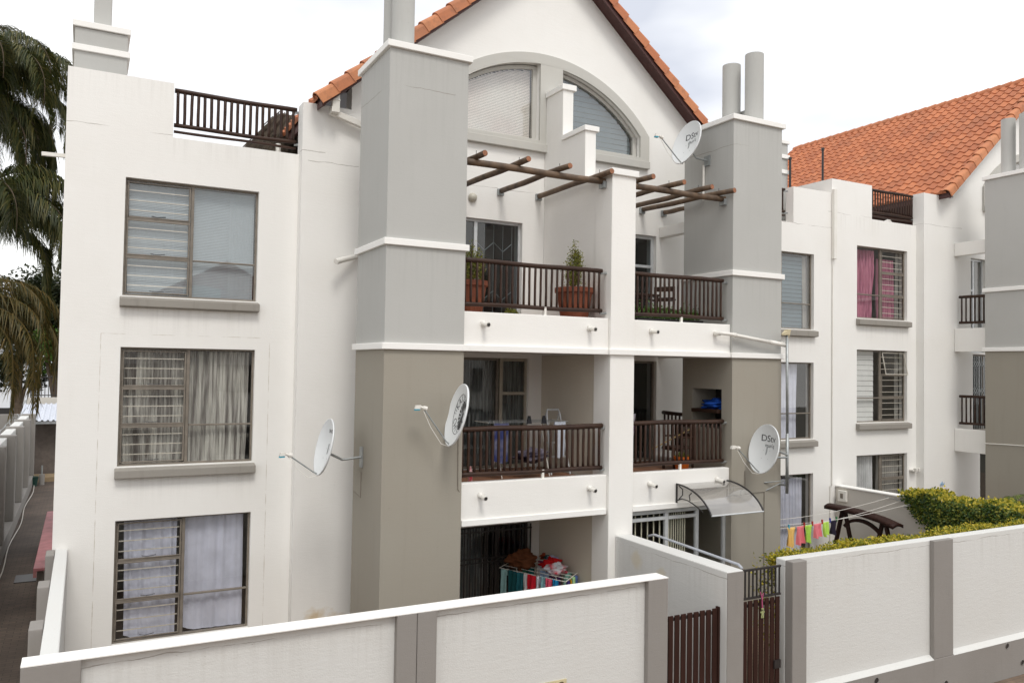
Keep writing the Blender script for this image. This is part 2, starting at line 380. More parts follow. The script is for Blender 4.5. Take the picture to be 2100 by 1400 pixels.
CUR = dict(
 lilac=cloth('lilac_white_curtain', (.62, .64, .74)), sheer=cloth('grey_sheer_curtain', (.56, .55, .51), (.15, .135, .125), 2.2, st=(9, 1, .45)),  # sheer: dark vertical streaks put fold shade into the colour
 blue=cloth('blue_white_curtain', (.60, .62, .73)), white=cloth('white_curtain', (.66, .67, .68)),
 pink=cloth('pink_satin_curtain', (.52, .20, .29), (.30, .09, .16), 2.5, rough=.45, st=(5, 1, .5)), dim=cloth('dim_cream_curtain', (.33, .32, .30)))
BL = plain('pale_blind_slat', (.34, .40, .44), .5, var=.05); BLW = plain('white_blind_slat', (.74, .75, .74), .5, var=.05)
BLR = plain('peach_blind_slat', (.90, .87, .83), .5, var=.15, vs=1.2, c2=(.72, .52, .48)); BLB = plain('slate_blind_slat', (.11, .16, .19), .45, var=.08)

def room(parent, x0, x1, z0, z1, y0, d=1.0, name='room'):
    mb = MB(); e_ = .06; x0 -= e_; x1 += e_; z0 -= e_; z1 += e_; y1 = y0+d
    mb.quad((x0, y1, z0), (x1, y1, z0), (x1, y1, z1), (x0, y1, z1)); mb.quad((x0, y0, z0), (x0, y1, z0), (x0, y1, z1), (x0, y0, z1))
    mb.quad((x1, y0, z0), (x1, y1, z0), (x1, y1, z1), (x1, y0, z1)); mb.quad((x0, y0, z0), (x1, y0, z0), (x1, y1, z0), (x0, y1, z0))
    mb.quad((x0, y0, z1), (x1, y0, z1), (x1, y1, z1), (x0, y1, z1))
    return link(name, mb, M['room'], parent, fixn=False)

def window(parent, x0, x1, z0, z1, yf, flip, dress, opened=False, latch=True):
    """steel casement: one column of three barred sashes, one column of a tall and a low light"""
    Y = yf+.085; W = x1-x0; t = .032
    xm = x0+W*.492 if not flip else x1-W*.492
    X = lambda a: a
    mb = MB(); b = lambda a0, a1, c0, c1, dy=0., dp=.05: mb.box(a0, a1, Y-dy, Y+dp, c0, c1)
    b(x0, x0+t, z0, z1); b(x1-t, x1, z0, z1); b(x0+t, x1-t, z1-t, z1); b(x0+t, x1-t, z0, z0+t)
    b(xm-.024, xm+.024, z0+t, z1-t, .004)
    bx0, bx1, fx0, fx1 = (x0+t, xm-.03, xm+.03, x1-t) if not flip else (xm+.03, x1-t, x0+t, xm-.03)
    h = (z1-z0-2*t)/3
    zz = [z0+t+h*i for i in range(4)]
    for i in (1, 2): b(bx0, bx1, zz[i]-.016, zz[i]+.016, .012)
    zt = z0+(z1-z0)*.335; b(fx0, fx1, zt-.014, zt+.014, .006)
    for i in range(3):   # sash rims
        a, c = zz[i]+.018, zz[i+1]-.018
        if opened and i == 2: continue
        b(bx0+.002, bx0+.026, a, c, .016, .0); b(bx1-.026, bx1-.002, a, c, .016, .0); b(bx0+.026, bx1-.026, c-.02, c, .016, 0); b(bx0+.026, bx1-.026, a, a+.02, .016, 0)
    wdw = link('window', mb, M['frame'], parent, bevel=.004, bseg=1)
    if opened:
        a, c = zz[2], zz[3]-.03; q = MB()
        q.tube([(bx0+.02, Y-.02, c), (bx0+.02, Y-.14, a+.01), (bx1-.02, Y-.14, a+.01), (bx1-.02, Y-.02, c), (bx0+.02, Y-.02, c)], .015, 5)
        link('open_sash', q, M['bar'], wdw)
        link('open_pane', MB().quad((bx0+.02, Y-.02, c), (bx0+.02, Y-.14, a+.01), (bx1-.02, Y-.14, a+.01), (bx1-.02, Y-.02, c)), M['glass'], wdw)
    link('pane', MB().quad((x0+t, Y+.02, z0+t), (x1-t, Y+.02, z0+t), (x1-t, Y+.02, z1-t), (x0+t, Y+.02, z1-t)), M['glass'], wdw, fixn=False)
    q = MB()
    for i in range(3):
        for k in range(3):
            z = zz[i]+h*(.24+.26*k); q.box(bx0+.03, bx1-.03, Y+.032, Y+.042, z-.008, z+.008)
    link('burglar_bars', q, M['bar'], wdw)
    if latch:
        for i in range(3):
            zc = zz[i]+.06; xc = (bx0+bx1)/2; link('stay', MB().tube([(xc-.11, Y+.0, zc), (xc-.03, Y-.012, zc-.012), (xc+.1, Y-.004, zc+.002)], .006, 5), M['steel'], wdw)
    link('sill', MB().prism([(x0-.035, yf-.13, z0-.045), (x0-.035, yf-.13, z0-.175), (x0-.035, yf+.0, z0-.19), (x0-.035, yf+.08, z0-.19), (x0-.035, yf+.08, z0-.001)], (x1-x0+.07, 0, 0)), M['sill'], wdw, bevel=.012)
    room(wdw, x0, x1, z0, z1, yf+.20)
    dress(wdw, x0, x1, z0, z1, yf)
    return wdw

def d_blinds(w_, x0, x1, z0, z1, yf):
    blind(w_, x0+.05, x1-.04, z0+.04, z1-.05, yf+.19, BL, .026)
    curtain(w_, x1-.42, x1-.06, z0+.02, z1-.05, yf+.27, CUR['white'], 5, .03, 3)
    curtain(w_, x0+.08, x0+.75, z0+.02, z1-.05, yf+.29, CUR['lilac'], 5, .03, 4)
def d_sheer(w_, x0, x1, z0, z1, yf):
    curtain(w_, x0+.04, x0+1.0, z0-.02, z1-.04, yf+.21, CUR['sheer'], 15, .024, 11, .5)
    curtain(w_, x0+1.0, x1-.05, z0-.02, z1-.04, yf+.215, CUR['sheer'], 14, .026, 12, .9)
def d_blue(w_, x0, x1, z0, z1, yf):
    curtain(w_, x0+.14, x0+.93, z0+.02, z1-.04, yf+.22, CUR['blue'], 4, .022, 21, .3, swag=.09)
    curtain(w_, x0+1.02, x1-.07, z0+.02, z1-.04, yf+.22, CUR['blue'], 4, .018, 22, .3, swag=.10)
def d_pink(w_, x0, x1, z0, z1, yf):
    curtain(w_, x0+.05, x0+.93, z0+.02, z1-.05, yf+.24, CUR['pink'], 7, .04, 31, 1.4)
    curtain(w_, x0+1.05, x1-.22, z0+.02, z1-.25, yf+.24, CUR['pink'], 7, .03, 32, .4)
    curtain(w_, x1-.2, x1-.06, z0+.02, z1-.05, yf+.22, CUR['dim'], 2, .02, 33)
def d_slats(w_, x0, x1, z0, z1, yf):
    blind(w_, x0+.05, x0+.88, z0+.06, z1-.05, yf+.20, BLW, .135, .012, .03)
    curtain(w_, x1-.2, x1-.06, z0+.02, z1-.05, yf+.24, CUR['dim'], 2, .02, 34)
def d_white(w_, x0, x1, z0, z1, yf):
    curtain(w_, x0+.04, x0+.90, z0, z1-.04, yf+.22, CUR['white'], 9, .03, 41, .2)
    curtain(w_, x0+1.02, x1-.06, z0, z1-.04, yf+.24, CUR['dim'], 10, .02, 42)
def d_plain_blind(w_, x0, x1, z0, z1, yf):
    blind(w_, x0+.05, x1-.20, z0+.04, z1-.05, yf+.20, BLB, .1, .04, .03)
    curtain(w_, x1-.18, x1-.05, z0+.02, z1-.04, yf+.2, CUR['dim'], 1, .01, 51)
def d_lilac(w_, x0, x1, z0, z1, yf):
    curtain(w_, x0+.4, x1-.34, z0+.02, z1-.04, yf+.22, CUR['lilac'], 8, .02, 61, .2)
def d_pleat(w_, x0, x1, z0, z1, yf):
    curtain(w_, x0+.4, x1-.16, z0+.02, z1-.12, yf+.22, CUR['lilac'], 13, .03, 71, .2)

def railing(parent, a, b, zt, zb, n, r=.045, name='railing', extra=False, ends=True, rb=.024):
    """a,b: (x,y) ends. two round rails and n round balusters"""
    a = Vector((a[0], a[1], 0)); b = Vector((b[0], b[1], 0)); L = (b-a).length
    def rail(z, rr):
        m = max(4, int(L/.16)); ph = random.random()*6
        pts = [a.lerp(b, i/m)+Vector((0, math.sin(i*.9+ph)*.004, z+math.sin(i*.55+ph)*.006)) for i in range(m+1)]
        return MB().tube(pts, rr, 9, wob=.07)
    top = link(name, rail(zt, r), M['wood'], parent, smooth='auto')
    link('bottom_rail', rail(zb, r*.9), M['wood'], top, smooth='auto')
    if extra: link('lower_rail', rail(zb-.1, r*.6), M['wood'], top, smooth='auto')
    for i in range(n):
        p = a.lerp(b, (i+.5)/n); j = (random.random()-.5)*.012
        k = 5; q = MB().tube([p+Vector((j*(t/k)+(random.random()-.5)*.003, 0, zb+(zt-zb)*t/k)) for t in range(k+1)], rb, 7, wob=.06)
        link('baluster', q, M['wood'], top, smooth='auto')
    if ends:
        q = MB(); d = (b-a).normalized()
        for z in (zt, zb): q.tube([b+Vector((0, 0, z-.01))-d*.03+Vector((0, -.0, -.03)), b+Vector((0, .0, z-.03))+d*.10], .022, 6)
        link('rail_bracket', q, M['galv'], top)
    return top

def roof_slope(parent, name, xe, ze, xr, zr, y0, y1, mat, cols_w=.27, gauge=.30):
    """tiled slope from eave (xe,ze) to ridge (xr,zr), between depths y0..y1: real stepped and rolled tiles"""
    u = Vector((xr-xe, 0, zr-ze)); L = u.length; u.normalize(); nrm = Vector((-u.z, 0, u.x)) if u.x > 0 else Vector((u.z, 0, -u.x))
    rows = int(L/gauge); g = L/rows; cols = int((y1-y0)/cols_w); cw = (y1-y0)/cols
    mb = MB(); uv = {}; K = 7
    prof = [0, .012, .045, .060, .045, .012, 0, 0]
    for r in range(rows):
        k = len(mb.v); N = cols*K+1
        for (s_, lift) in ((r*g, .040), (r*g+.0, .008), (r*g+g+.02, .012)):
            pass
        ring = []
        for li, (s_, lift) in enumerate(((r*g-.02, -.01), (r*g-.02, .042), (r*g+g, .010))):
            for i in range(N):
                c = i//K; f = i % K; h = prof[f]
                p = Vector((xe, y0+(c+f/K)*cw, ze))+u*s_+nrm*(lift+h*(0 if li == 0 else 1))
                uv[len(mb.v)] = (min(c+.5, cols-.5)+.01, r+.5); mb.v.append(p)
        for li in range(2):
            for i in range(N-1):
                a = k+li*N+i; mb.f.append((a, a+1, a+N+1, a+N))
    return link(name, mb, mat, parent, fixn=False, uv=uv)

def verge(parent, xa, za, xb, zb_, y, sgn=1, tl=.355, name='verge_tile'):
    """overlapping verge tiles up the edge of a roof from low (xa,za) to high (xb,zb)"""
    u = Vector((xb-xa, 0, zb_-za)); L = u.length; u.normalize(); nn = Vector((-u.z, 0, u.x)); nn = nn if nn.z > 0 else -nn
    n = int(L/tl); mb = MB(); uv = {}
    prof = [(-.015, -.13), (-.015, .02), (.0, .055), (.04, .085), (.09, .095), (.15, .08), (.19, .045), (.21, .0)]   # (depth, height)
    for i in range(n+1):
        s0 = i*tl; s1 = s0+tl+.03
        k = len(mb.v)
        for (s_, lift, sc) in ((s0, .030, 1.06), (s1, .0, .97)):
            for (d, h) in prof: mb.v.append(Vector((xa, y, za))+u*s_+nn*(h*sc+lift)+Vector((0, d*sc if d > 0 else d-.012*(sc > 1), 0)))
        m = len(prof)
        for j in range(m-1): mb.f.append((k+j, k+j+1, k+m+j+1, k+m+j))
        # lower lip thickness
        kk = len(mb.v)
        for (d, h) in prof: mb.v.append(Vector((xa, y, za))+u*s0+nn*(h*1.06+.012)+Vector((0, (d*1.06 if d > 0 else d)+.014, 0)))
        for j in range(m-1): mb.f.append((k+j, k+j+1, kk+j+1, kk+j))
        for j in range(len(mb.v)): uv.setdefault(j, (i*3.1+.5, 7.5+sgn))
    return link(name, mb, M['tilev'], parent, fixn=False, uv=uv)

def tower(parent, x0, x1, dz=0., braai=False, side='tower', cap=True):
    Y0, Y1 = 11.38, 12.80; zs = .28+dz
    up = MB().box(x0, x1, Y0, Y1, zs, 4.77+dz)
    t = link(side, up, M['grey'], parent, bevel=.012)
    lo = MB()
    if braai:
        lo.box(x0, x1, Y0, Y1, -5.2, -1.13); lo.box(x0, x1, Y0, Y1, -.37, zs); lo.box(x0, x1, Y0, 11.66, -1.13, -.37); lo.box(x0, x1, 12.49, Y1, -1.13, -.37); lo.box(x0+.62, x1, 11.66, 12.49, -1.13, -.37)
        link('tower_base', lo, M['taupe'], t)
        link('fire_recess', MB().box(x0+.60, x0+.615, 11.67, 12.48, -1.12, -.38).box(x0+.01, x0+.60, 11.662, 11.675, -1.12, -.38), plain('sooty_plaster', (.035, .03, .028), .9, var=.2), t)
    else:
        lo.box(x0, x1, Y0, Y1, -5.2, zs); link('tower_base', lo, M['taupe'], t, bevel=.01)
    q = MB()
    for (a, c, o_) in ((4.765, 4.865, .05), (1.79, 1.89, .045), (.232, .33, .05)):
        q2 = MB().box(x0-o_, x1+o_, Y0-o_, Y1+o_, a+dz, c+dz)
        link('cap_slab' if a > 4 else 'trim_band', q2, M['trim'], t, bevel=.008)
    return t

def pipe_cyl(parent, x, y, z0, z1, r=.2, name='flue_pipe'):
    return link(name, MB().tube([(x, y, z0), (x, y, z1)], r, 28), M['grey'], parent, smooth=False, bevel=.006)

ZP = 4.515   # parapet top
def arch_pts(cx, hw, z0, zs, rise, x0=None, x1=None, n=22):
    """loop of the arched opening between x0 and x1 (world x), floor z0, spring zs"""
    Rr = (hw*hw+rise*rise)/(2*rise); f = lambda x: zs+rise-(Rr-math.sqrt(max(0, Rr*Rr-(x-cx)**2)))
    x0 = cx-hw if x0 is None else x0; x1 = cx+hw if x1 is None else x1
    pts = [(x0, z0), (x1, z0)]
    for i in range(n+1): x = x1+(x0-x1)*i/n; pts.append((x, f(x)))
    return pts, f

def rectl(x0, x1, z0, z1): return [(x0, z0), (x1, z0), (x1, z1), (x0, z1)]

def unit(bld, ox, dz, first=True, bl=3.2):
    """gable bay with arch, shared by both buildings"""
    cx = 7.98+ox; G = 13.77; pit = .845
    xl, xr = 4.05+ox, 12.29+ox; rx = 8.17+ox; pit = .855; zr = 8.42+dz; zlow = zr-pit*(rx-xl)
    outer = [(bl+ox, -5.2), (13.1+ox, -5.2), (13.1+ox, ZP-.02+dz), (xr, ZP-.02+dz), (xr, zlow), (rx, zr), (xl, zlow), (xl, ZP-.02+dz), (bl+ox, ZP-.02+dz)]
    hl, f1 = arch_pts(cx, 2.38, 4.47+dz, 4.93+dz, 1.12, cx-2.38, cx-.12)
    hr, _ = arch_pts(cx, 2.38, 4.47+dz, 4.93+dz, 1.12, cx+.40, cx+2.38)
    holes = [hl, hr]
    if first:
        holes += [rectl(5.0, 7.53, .74, 2.82), rectl(5.0, 7.72, -1.95, .165), rectl(5.0, 7.80, -4.85, -3.03),
                  rectl(9.0, 10.83, .74, 2.86), rectl(9.0, 10.87, -1.95, .165)]
    else:
        holes += [rectl(21.9, 22.6, .6, 3.25), rectl(21.98, 23.4, -1.6, .55), rectl(22.3, 23.4, -4.7, -2.2)]
    gw = link('gable_wall', MB().wall(outer, holes, G, .33), M['wall'], bld)
    # arch surround
    o_, _ = arch_pts(cx, 2.59, 4.26+dz, 4.96+dz, 1.28, None, None, 36)
    ar = link('arch_surround', MB().wall(o_, [arch_pts(cx, 2.36, 4.49+dz, 4.93+dz, 1.10, cx-2.36, cx-.12)[0], arch_pts(cx, 2.36, 4.49+dz, 4.93+dz, 1.10, cx+.40, cx+2.36)[0]], G-.06, .055), M['archf'], bld, bevel=.006)
    link('arch_sill', MB().box(cx-2.59, cx+2.59, G-.10, G-.061, 4.262+dz, 4.42+dz), M['archf'], ar, bevel=.01)
    for (a, b_, kind) in ((cx-2.36, cx-.12, 0), (cx+.40, cx+2.36, 1)):
        o2, ff = arch_pts(cx, 2.36, 4.49+dz, 4.93+dz, 1.10, a, b_)
        i2, fi = arch_pts(cx, 2.27, 4.56+dz, 4.93+dz, 1.03, a+(.09), b_-(.09))
        fr = link('arch_window', MB().wall(o2, [i2], G+.10, .06), M['archf'], ar)
        link('pane', MB().wall(i2, [], G+.125, .006), M['glass'], fr)
        def rng(z, a=a, b_=b_, fi=fi):
            xs = [a+.09+(b_-a-.18)*i/60 for i in range(61)]; ok = [x for x in xs if fi(x) > z]
            return (min(ok), max(ok)) if ok else (0, 0)
        if kind == 0: blind(fr, a+.1, b_-.1, 4.6+dz, 6.1+dz, G+.2, BLR, .031, .006, .024, arch=rng)
        else: blind(fr, a+.1, b_-.1, 4.6+dz, 6.1+dz, G+.2, BLB, .11, .045, .03, arch=rng)
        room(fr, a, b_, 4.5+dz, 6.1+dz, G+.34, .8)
    # roof
    th = .08; ev = 4.73
    cx = rx; xeL, xeR = cx-ev, cx+ev; ze = zr-pit*ev
    y0, y1 = 13.42, (24.0 if first else 23.3)
    core = MB()
    core.prism([(xeL, y0+.05, ze), (cx, y0+.05, zr), (cx, y0+.05, zr+.17), (xeL, y0+.05, ze+.17)], (0, y1-y0-.05, 0))
    core.prism([(xeR, y0+.05, ze), (cx, y0+.05, zr), (cx, y0+.05, zr+.17), (xeR, y0+.05, ze+.17)], (0, y1-y0-.05, 0))
    rf = link('roof', core, M['soff'], bld)
    roof_slope(rf, 'tiled_slope', xeL-.04, ze+.19-.035, cx, zr+.19, y0+.1, y1, M['tile'])
    roof_slope(rf, 'tiled_slope', xeR+.04, ze+.19-.035, cx, zr+.19, y0+.1, y1, M['tile'])
    verge(rf, xeL-.06, ze+.115, cx, zr+.19, y0, 1); verge(rf, xeR+.06, ze+.115, cx, zr+.19, y0, 2)
    # timber barge behind the verge tiles
    bb = MB().prism([(xeR, y0+.02, ze-.07), (cx, y0+.02, zr-.07), (cx, y0+.02, zr+.06), (xeR, y0+.02, ze+.06)], (0, .03, 0))
    bb.prism([(xeL, y0+.02, ze-.02), (cx, y0+.02, zr-.02), (cx, y0+.02, zr+.06), (xeL, y0+.02, ze+.06)], (0, .03, 0))
    link('barge_board', bb, M['soff'], rf)
    rt = MB(); m = int((y1-y0)/.36)
    for i in range(m):
        ya = y0+.02+i*.36; rt.tube([(cx, ya, zr+.20), (cx, ya+.40, zr+.185)], [.125, .11], 10)
    link('ridge_tiles', rt, M['tilev'], rf)
    return gw, rf

# ================================================================== building one
A = thing('apartment_building', 'white three-storey apartment block nearest the camera with grey towers and tiled gable', 'building', (8, 13, -5.2))
def block_wall(bld, x0, x1, dz, nx0, nx1, holes, top=ZP, y=14.0, th=.24):
    z0 = 3.63+dz
    outer = [(x0, -5.2), (x1, -5.2), (x1, z0), (nx1, z0), (nx1, top+dz), (nx0, top+dz)]
    if nx1 >= x1-.001: outer = [(x0, -5.2), (x1, -5.2), (x1, z0), (nx0, z0), (nx0, top+dz), (x0, top+dz)]
    else: outer = [(x0, -5.2), (x1, -5.2), (x1, top+dz), (nx1, top+dz), (nx1, z0), (nx0, z0), (nx0, top+dz), (x0, top+dz)]
    return link('wall', MB().wall(outer, holes, y, th), M['wall'], bld)
WZ = ((1.03, 2.90), (-1.66, .215), (-4.42, -2.50))
block_wall(A, -.345, 3.2, 0, 1.17, 3.2, [rectl(.50, 2.545, *z) for z in WZ])
block_wall(A, 13.1, 16.55, 0, 13.2, 15.2, [rectl(13.88, 15.92, *z) for z in WZ])
unit(A, 0, 0)
for z, dr in zip(WZ, (d_blinds, d_sheer, d_blue)): window(A, .50, 2.545, z[0], z[1], 14.0, False, dr)
for z, dr in zip(WZ, (d_plain_blind, d_lilac, d_pleat)): window(A, 13.88, 15.92, z[0], z[1], 14.0, False, dr, latch=False)
link('side_wall', MB().box(-.345, -.10, 14.24, 25, -5.2, 4.515), M['wall'], A)
link('rear_wall', MB().box(-.10, 16.5, 15.35, 25, -5.2, 3.3), M['wall'], A)
link('flat_roof', MB().box(-.10, 16.5, 14.245, 15.34, 3.15, 3.3), M['divider'], A)
railing(A, (1.19, 14.12), (3.17, 14.12), 4.43, 3.86, 19, .040, extra=True, rb=.026)
railing(A, (13.22, 14.12), (15.02, 14.12), 4.44, 3.90, 15, .038, extra=True, rb=.02)
T1 = tower(A, 3.92, 5.22); T2 = tower(A, 10.77, 12.04, braai=True)
pipe_cyl(T1, 4.31, 11.92, 4.86, 8.6, .178); pipe_cyl(T1, 4.34, 12.38, 4.86, 8.4, .19)
pipe_cyl(T2, 11.80, 11.9, 4.86, 6.38, .185); pipe_cyl(T2, 11.68, 12.42, 4.86, 6.30, .185)
link('flue_block', MB().box(11.85, 12.02, 12.1, 12.5, 4.86, 5.35), M['grey'], T2, bevel=.01)
# pier and stepped partition
PR = link('pier', MB().box(7.985, 8.495, 11.38, 11.89, -5.2, 3.36), M['wallp'], A, bevel=.012)
link('pier_cap', MB().box(7.945, 8.53, 11.335, 11.93, 3.355, 3.465), M['trim'], PR, bevel=.01)
link('pier_band', MB().box(7.935, 8.545, 11.33, 11.60, .232, .33), M['trim'], PR, bevel=.008)
pw = link('partition_wall', MB().prism([(8.01, 11.885, .235), (8.01, 13.765, .235), (8.01, 13.765, 5.355), (8.01, 13.09, 5.355), (8.01, 13.09, 4.36), (8.01, 12.29, 4.36), (8.01, 12.29, 3.46), (8.01, 11.885, 3.46)], (.235, 0, 0)), M['wallp'], A, bevel=.01)
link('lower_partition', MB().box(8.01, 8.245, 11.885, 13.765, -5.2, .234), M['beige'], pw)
link('step_cap', MB().box(7.975, 8.295, 13.05, 13.70, 5.353, 5.465), M['trim'], pw, bevel=.01)
link('step_cap', MB().box(7.975, 8.295, 12.25, 13.088, 4.358, 4.455), M['trim'], pw, bevel=.01)
# balconies
for (zt, zb, nm) in ((.86, .235, 'upper'), (-1.83, -2.50, 'lower')):
    for (x0, x1) in ((5.222, 7.983), (8.497, 10.768)):
        bm_ = link('balcony_beam', MB().box(x0, x1, 11.44, 11.62, zb, zt), M['wallp'], A, bevel=.01)
        zz = zb if nm == 'upper' else zb+.0
        if nm == 'upper': link('trim_band', MB().box(x0+.02, x1-.02, 11.385, 11.439, .234, .33), M['trim'], bm_, bevel=.008)
        else: link('trim_band', MB().box(x0+.02, x1-.02, 11.41, 11.439, -2.497, -2.40), M['trim'], bm_, bevel=.008)
        link('balcony_floor', MB().box(x0, x1, 11.622, 13.765, zb+.04, zt-.12), M['floor'], bm_)
        link('soffit', MB().box(x0+.01, x1-.01, 11.625, 13.76, zb+.02, zb+.038), M['wallp'], bm_)
        for xx in ((6.75,) if x0 < 8 else (9.65,)):
            link('rail_post', MB().box(xx-.02, xx+.02, 11.5, 11.54, zt-.01, zt+.14), M['plast'], bm_)
railing(A, (5.23, 11.53), (7.89, 11.53), 1.68, .985, 25, .040, rb=.021)
railing(A, (8.50, 11.53), (10.66, 11.53), 1.69, .975, 21, .040, rb=.0215)
railing(A, (5.23, 11.53), (7.93, 11.53), -1.0, -1.715, 25, .044, rb=.024)
railing(A, (8.50, 11.53), (10.68, 11.53), -.965, -1.70, 21, .042, rb=.0225)
railing(A, (10.97, 12.82), (10.97, 13.66), -.93, -1.68, 7, .04, ends=False, rb=.022)
link('side_beam', MB().box(10.90, 11.08, 12.80, 13.765, 2.83, 3.06), M['wallp'], A, bevel=.01)
link('side_parapet', MB().box(10.90, 11.08, 12.80, 13.765, -2.5, -1.85), M['wallp'], A)
link('side_parapet', MB().box(10.90, 11.08, 12.80, 13.765, .235, .84), M['wallp'], A)
# spouts
def spout(x, z, L=.2, y=11.44, par=A):
    q = MB().tube([(x, y+.02, z), (x, y-L, z-.025)], .036, 12, cap=False).tube([(x, y+.0, z), (x, y-.05, z-.004)], .048, 12)
    q.tube([(x, y-L+.002, z-.025), (x, y-L*.4, z-.01)], .029, 10)
    s_ = link('drain_spout', q, M['plast'], par, smooth='auto')
    link('spout_bore', MB().tube([(x, y-L-.001, z-.0245), (x, y-L+.004, z-.0245)], .027, 10), M['steel'], s_)
for x in (5.57, 7.58, 8.90): spout(x, .675)
for x in (5.57, 7.62, 8.90, 10.46): spout(x, -2.03)
q = MB().tube([(10.38, 11.46, .68), (10.38, 11.30, .68)], .045, 12).tube([(10.36, 11.31, .685), (10.62, 11.29, .67), (11.98, 11.22, .50)], .035, 12).tube([(10.7, 11.285, .66), (10.76, 11.285, .652)], .044, 12).tube([(11.6, 11.245, .55), (11.99, 11.22, .50)], .042, 12)
link('spout_extension', q, M['plast'], A, smooth='auto')
link('spout_extension', MB().tube([(3.74, 13.45, 1.74), (3.90, 13.55, 1.80), (4.3, 13.75, 1.93)], .05, 12), M['plast'], A)
link('spout_extension', MB().tube([(-.66, 14.1, 3.13), (-.30, 14.15, 3.15)], .04, 4), M['plast'], A)
# gutter downpipe on the left gable foot
q = MB(); q.box(3.63, 3.76, 13.48, 13.57, 4.40, 4.72).box(3.62, 3.77, 13.47, 13.58, 4.52, 4.54)
q.prism([(3.62, 13.60, 4.42), (3.64, 13.60, 4.31), (4.6, 13.60, 4.05), (4.6, 13.60, 4.16)], (0, .10, 0)); q.box(3.62, 3.76, 13.48, 13.70, 4.315, 4.41)
link('downpipe', q, M['plast'], A, bevel=.008)
# tier stack on the roof, left
for (sx, sy, nm) in ((-.31, 14.6, 1), (14.84, 14.6, 2)):
    st = link('roof_stack', MB().box(sx+.03, sx+.80, sy, sy+.8, 3.3, 5.36), M['grey'], A)
    for z in (4.985, 5.37): link('stack_band', MB().box(sx-.005, sx+.84, sy-.04, sy+.84, z, z+.10), M['trim'], st, bevel=.008)
    if nm == 1: link('flue_pipe', MB().box(sx+.29, sx+.56, sy+.3, sy+.55, 5.47, 7.4), M['grey'], st, bevel=.02)
    else:
        link('stack_band', MB().box(sx-.005, sx+.84, sy-.04, sy+.84, 5.75, 5.84), M['trim'], st, bevel=.008); link('stack_top', MB().box(sx+.03, sx+.80, sy, sy+.8, 5.47, 5.75), M['grey'], st)

# pergola poles
def pole(p0, p1, r, br=None):
    p0 = Vector(p0); p1 = Vector(p1); m = 8; ph = random.random()*6
    pts = [p0.lerp(p1, i/m)+Vector((math.sin(i*.8+ph)*.006, 0, math.sin(i*1.1+ph)*.007)) for i in range(m+1)]
    o = link('pergola_pole', MB().tube(pts, [r*(1-.06*i/m) for i in range(m+1)], 10, wob=.06), M['gum'], A, smooth='auto')
    d = (p1-p0).normalized()
    link('end_grain', MB().tube([pts[-1]+d*.001, pts[-1]+d*.004], r*.88, 10), M['endg'], o)
    if br: link('pole_bracket', MB().box(br[0]-.065, br[0]+.065, br[1]-.06, br[1]-.005, br[2]-.085, br[2]+.045), M['galv'], o, bevel=.008)
    t = (11.62-p0.y)/(p1.y-p0.y)
    if br: link('pole_bolt', MB().tube([p0.lerp(p1, t)+Vector((0, 0, .03)), p0.lerp(p1, t)+Vector((0, 0, .10))], .005, 5), M['steel'], o)
for (xb, xf, yf) in ((5.33, 5.505, 11.33), (6.18, 6.287, 11.31), (7.02, 7.065, 11.30), (7.87, 7.877, 11.24), (8.65, 8.712, 11.18), (9.35, 9.429, 11.21), (10.42-.38, 10.131, 11.26), (10.42, 10.66, 11.24), (11.0, 11.05, 12.9)):
    pole((xb, 13.74, 3.385), (xf, yf, 3.37), .052, (xb, 13.77, 3.385))
for (x0, x1) in ((5.22, 7.975), (8.50, 10.76)):
    m = 10; pts = [Vector((x0+(x1-x0)*i/m, 11.62+math.sin(i)*.004, 3.27+math.sin(i*.7)*.008)) for i in range(m+1)]
    o = link('pergola_pole', MB().tube(pts, .056, 11, wob=.05), M['gum'], A, smooth='auto')
    link('pole_bracket', MB().box(x1-.06, x1+.005, 11.545, 11.70, 3.15, 3.27), M['galv'], o, bevel=.008)

# doors of the front bays
def door_frame(x0, x1, z0, z1, y, cuts, hcuts, mat, t=.05, name='sliding_door', glass='glassd', dark=True, bld=A):
    mb = MB(); mb.box(x0, x0+t, y, y+.06, z0, z1).box(x1-t, x1, y, y+.06, z0, z1).box(x0+t, x1-t, y, y+.06, z1-t, z1).box(x0+t, x1-t, y, y+.06, z0, z0+t)
    for c in cuts: mb.box(c-.035, c+.035, y-.004, y+.062, z0+t, z1-t)
    for (a, b_, z) in hcuts: mb.box(a, b_, y-.002, y+.058, z-.03, z+.03)
    d = link(name, mb, mat, bld, bevel=.005, bseg=1)
    link('pane', MB().quad((x0+t, y+.03, z0+t), (x1-t, y+.03, z0+t), (x1-t, y+.03, z1-t), (x0+t, y+.03, z1-t)), M[glass], d, fixn=False)
    return d
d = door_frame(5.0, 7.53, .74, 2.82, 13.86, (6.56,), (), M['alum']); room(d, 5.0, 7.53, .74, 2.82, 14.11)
q = MB()      # trellis gate behind the glass
for i in range(12):
    x = 5.2+i*.20; q.tube([(x, 13.97, .80), (x, 13.97, 2.76)], .008, 5)
    if i < 11:
        a, b_ = (2.42, 2.25) if i % 2 else (2.25, 2.42)
        for zo in (0, -.95, -1.35): q.tube([(x, 13.965, a+zo), (x+.2, 13.965, b_+zo)], .008, 5); 
for i in range(16): q.tube([(5.1+i*.15, 13.96, .80), (5.25+i*.15, 13.96, 1.0)], .006, 4); q.tube([(5.1+i*.15, 13.96, 1.0), (5.25+i*.15, 13.96, .80)], .006, 4)
link('trellis_gate', q, M['galv'], d)
d = door_frame(5.0, 7.10, -1.95, .165, 13.86, (6.1,), (), M['frame']); room(d, 5.0, 7.72, -1.95, .165, 14.11)
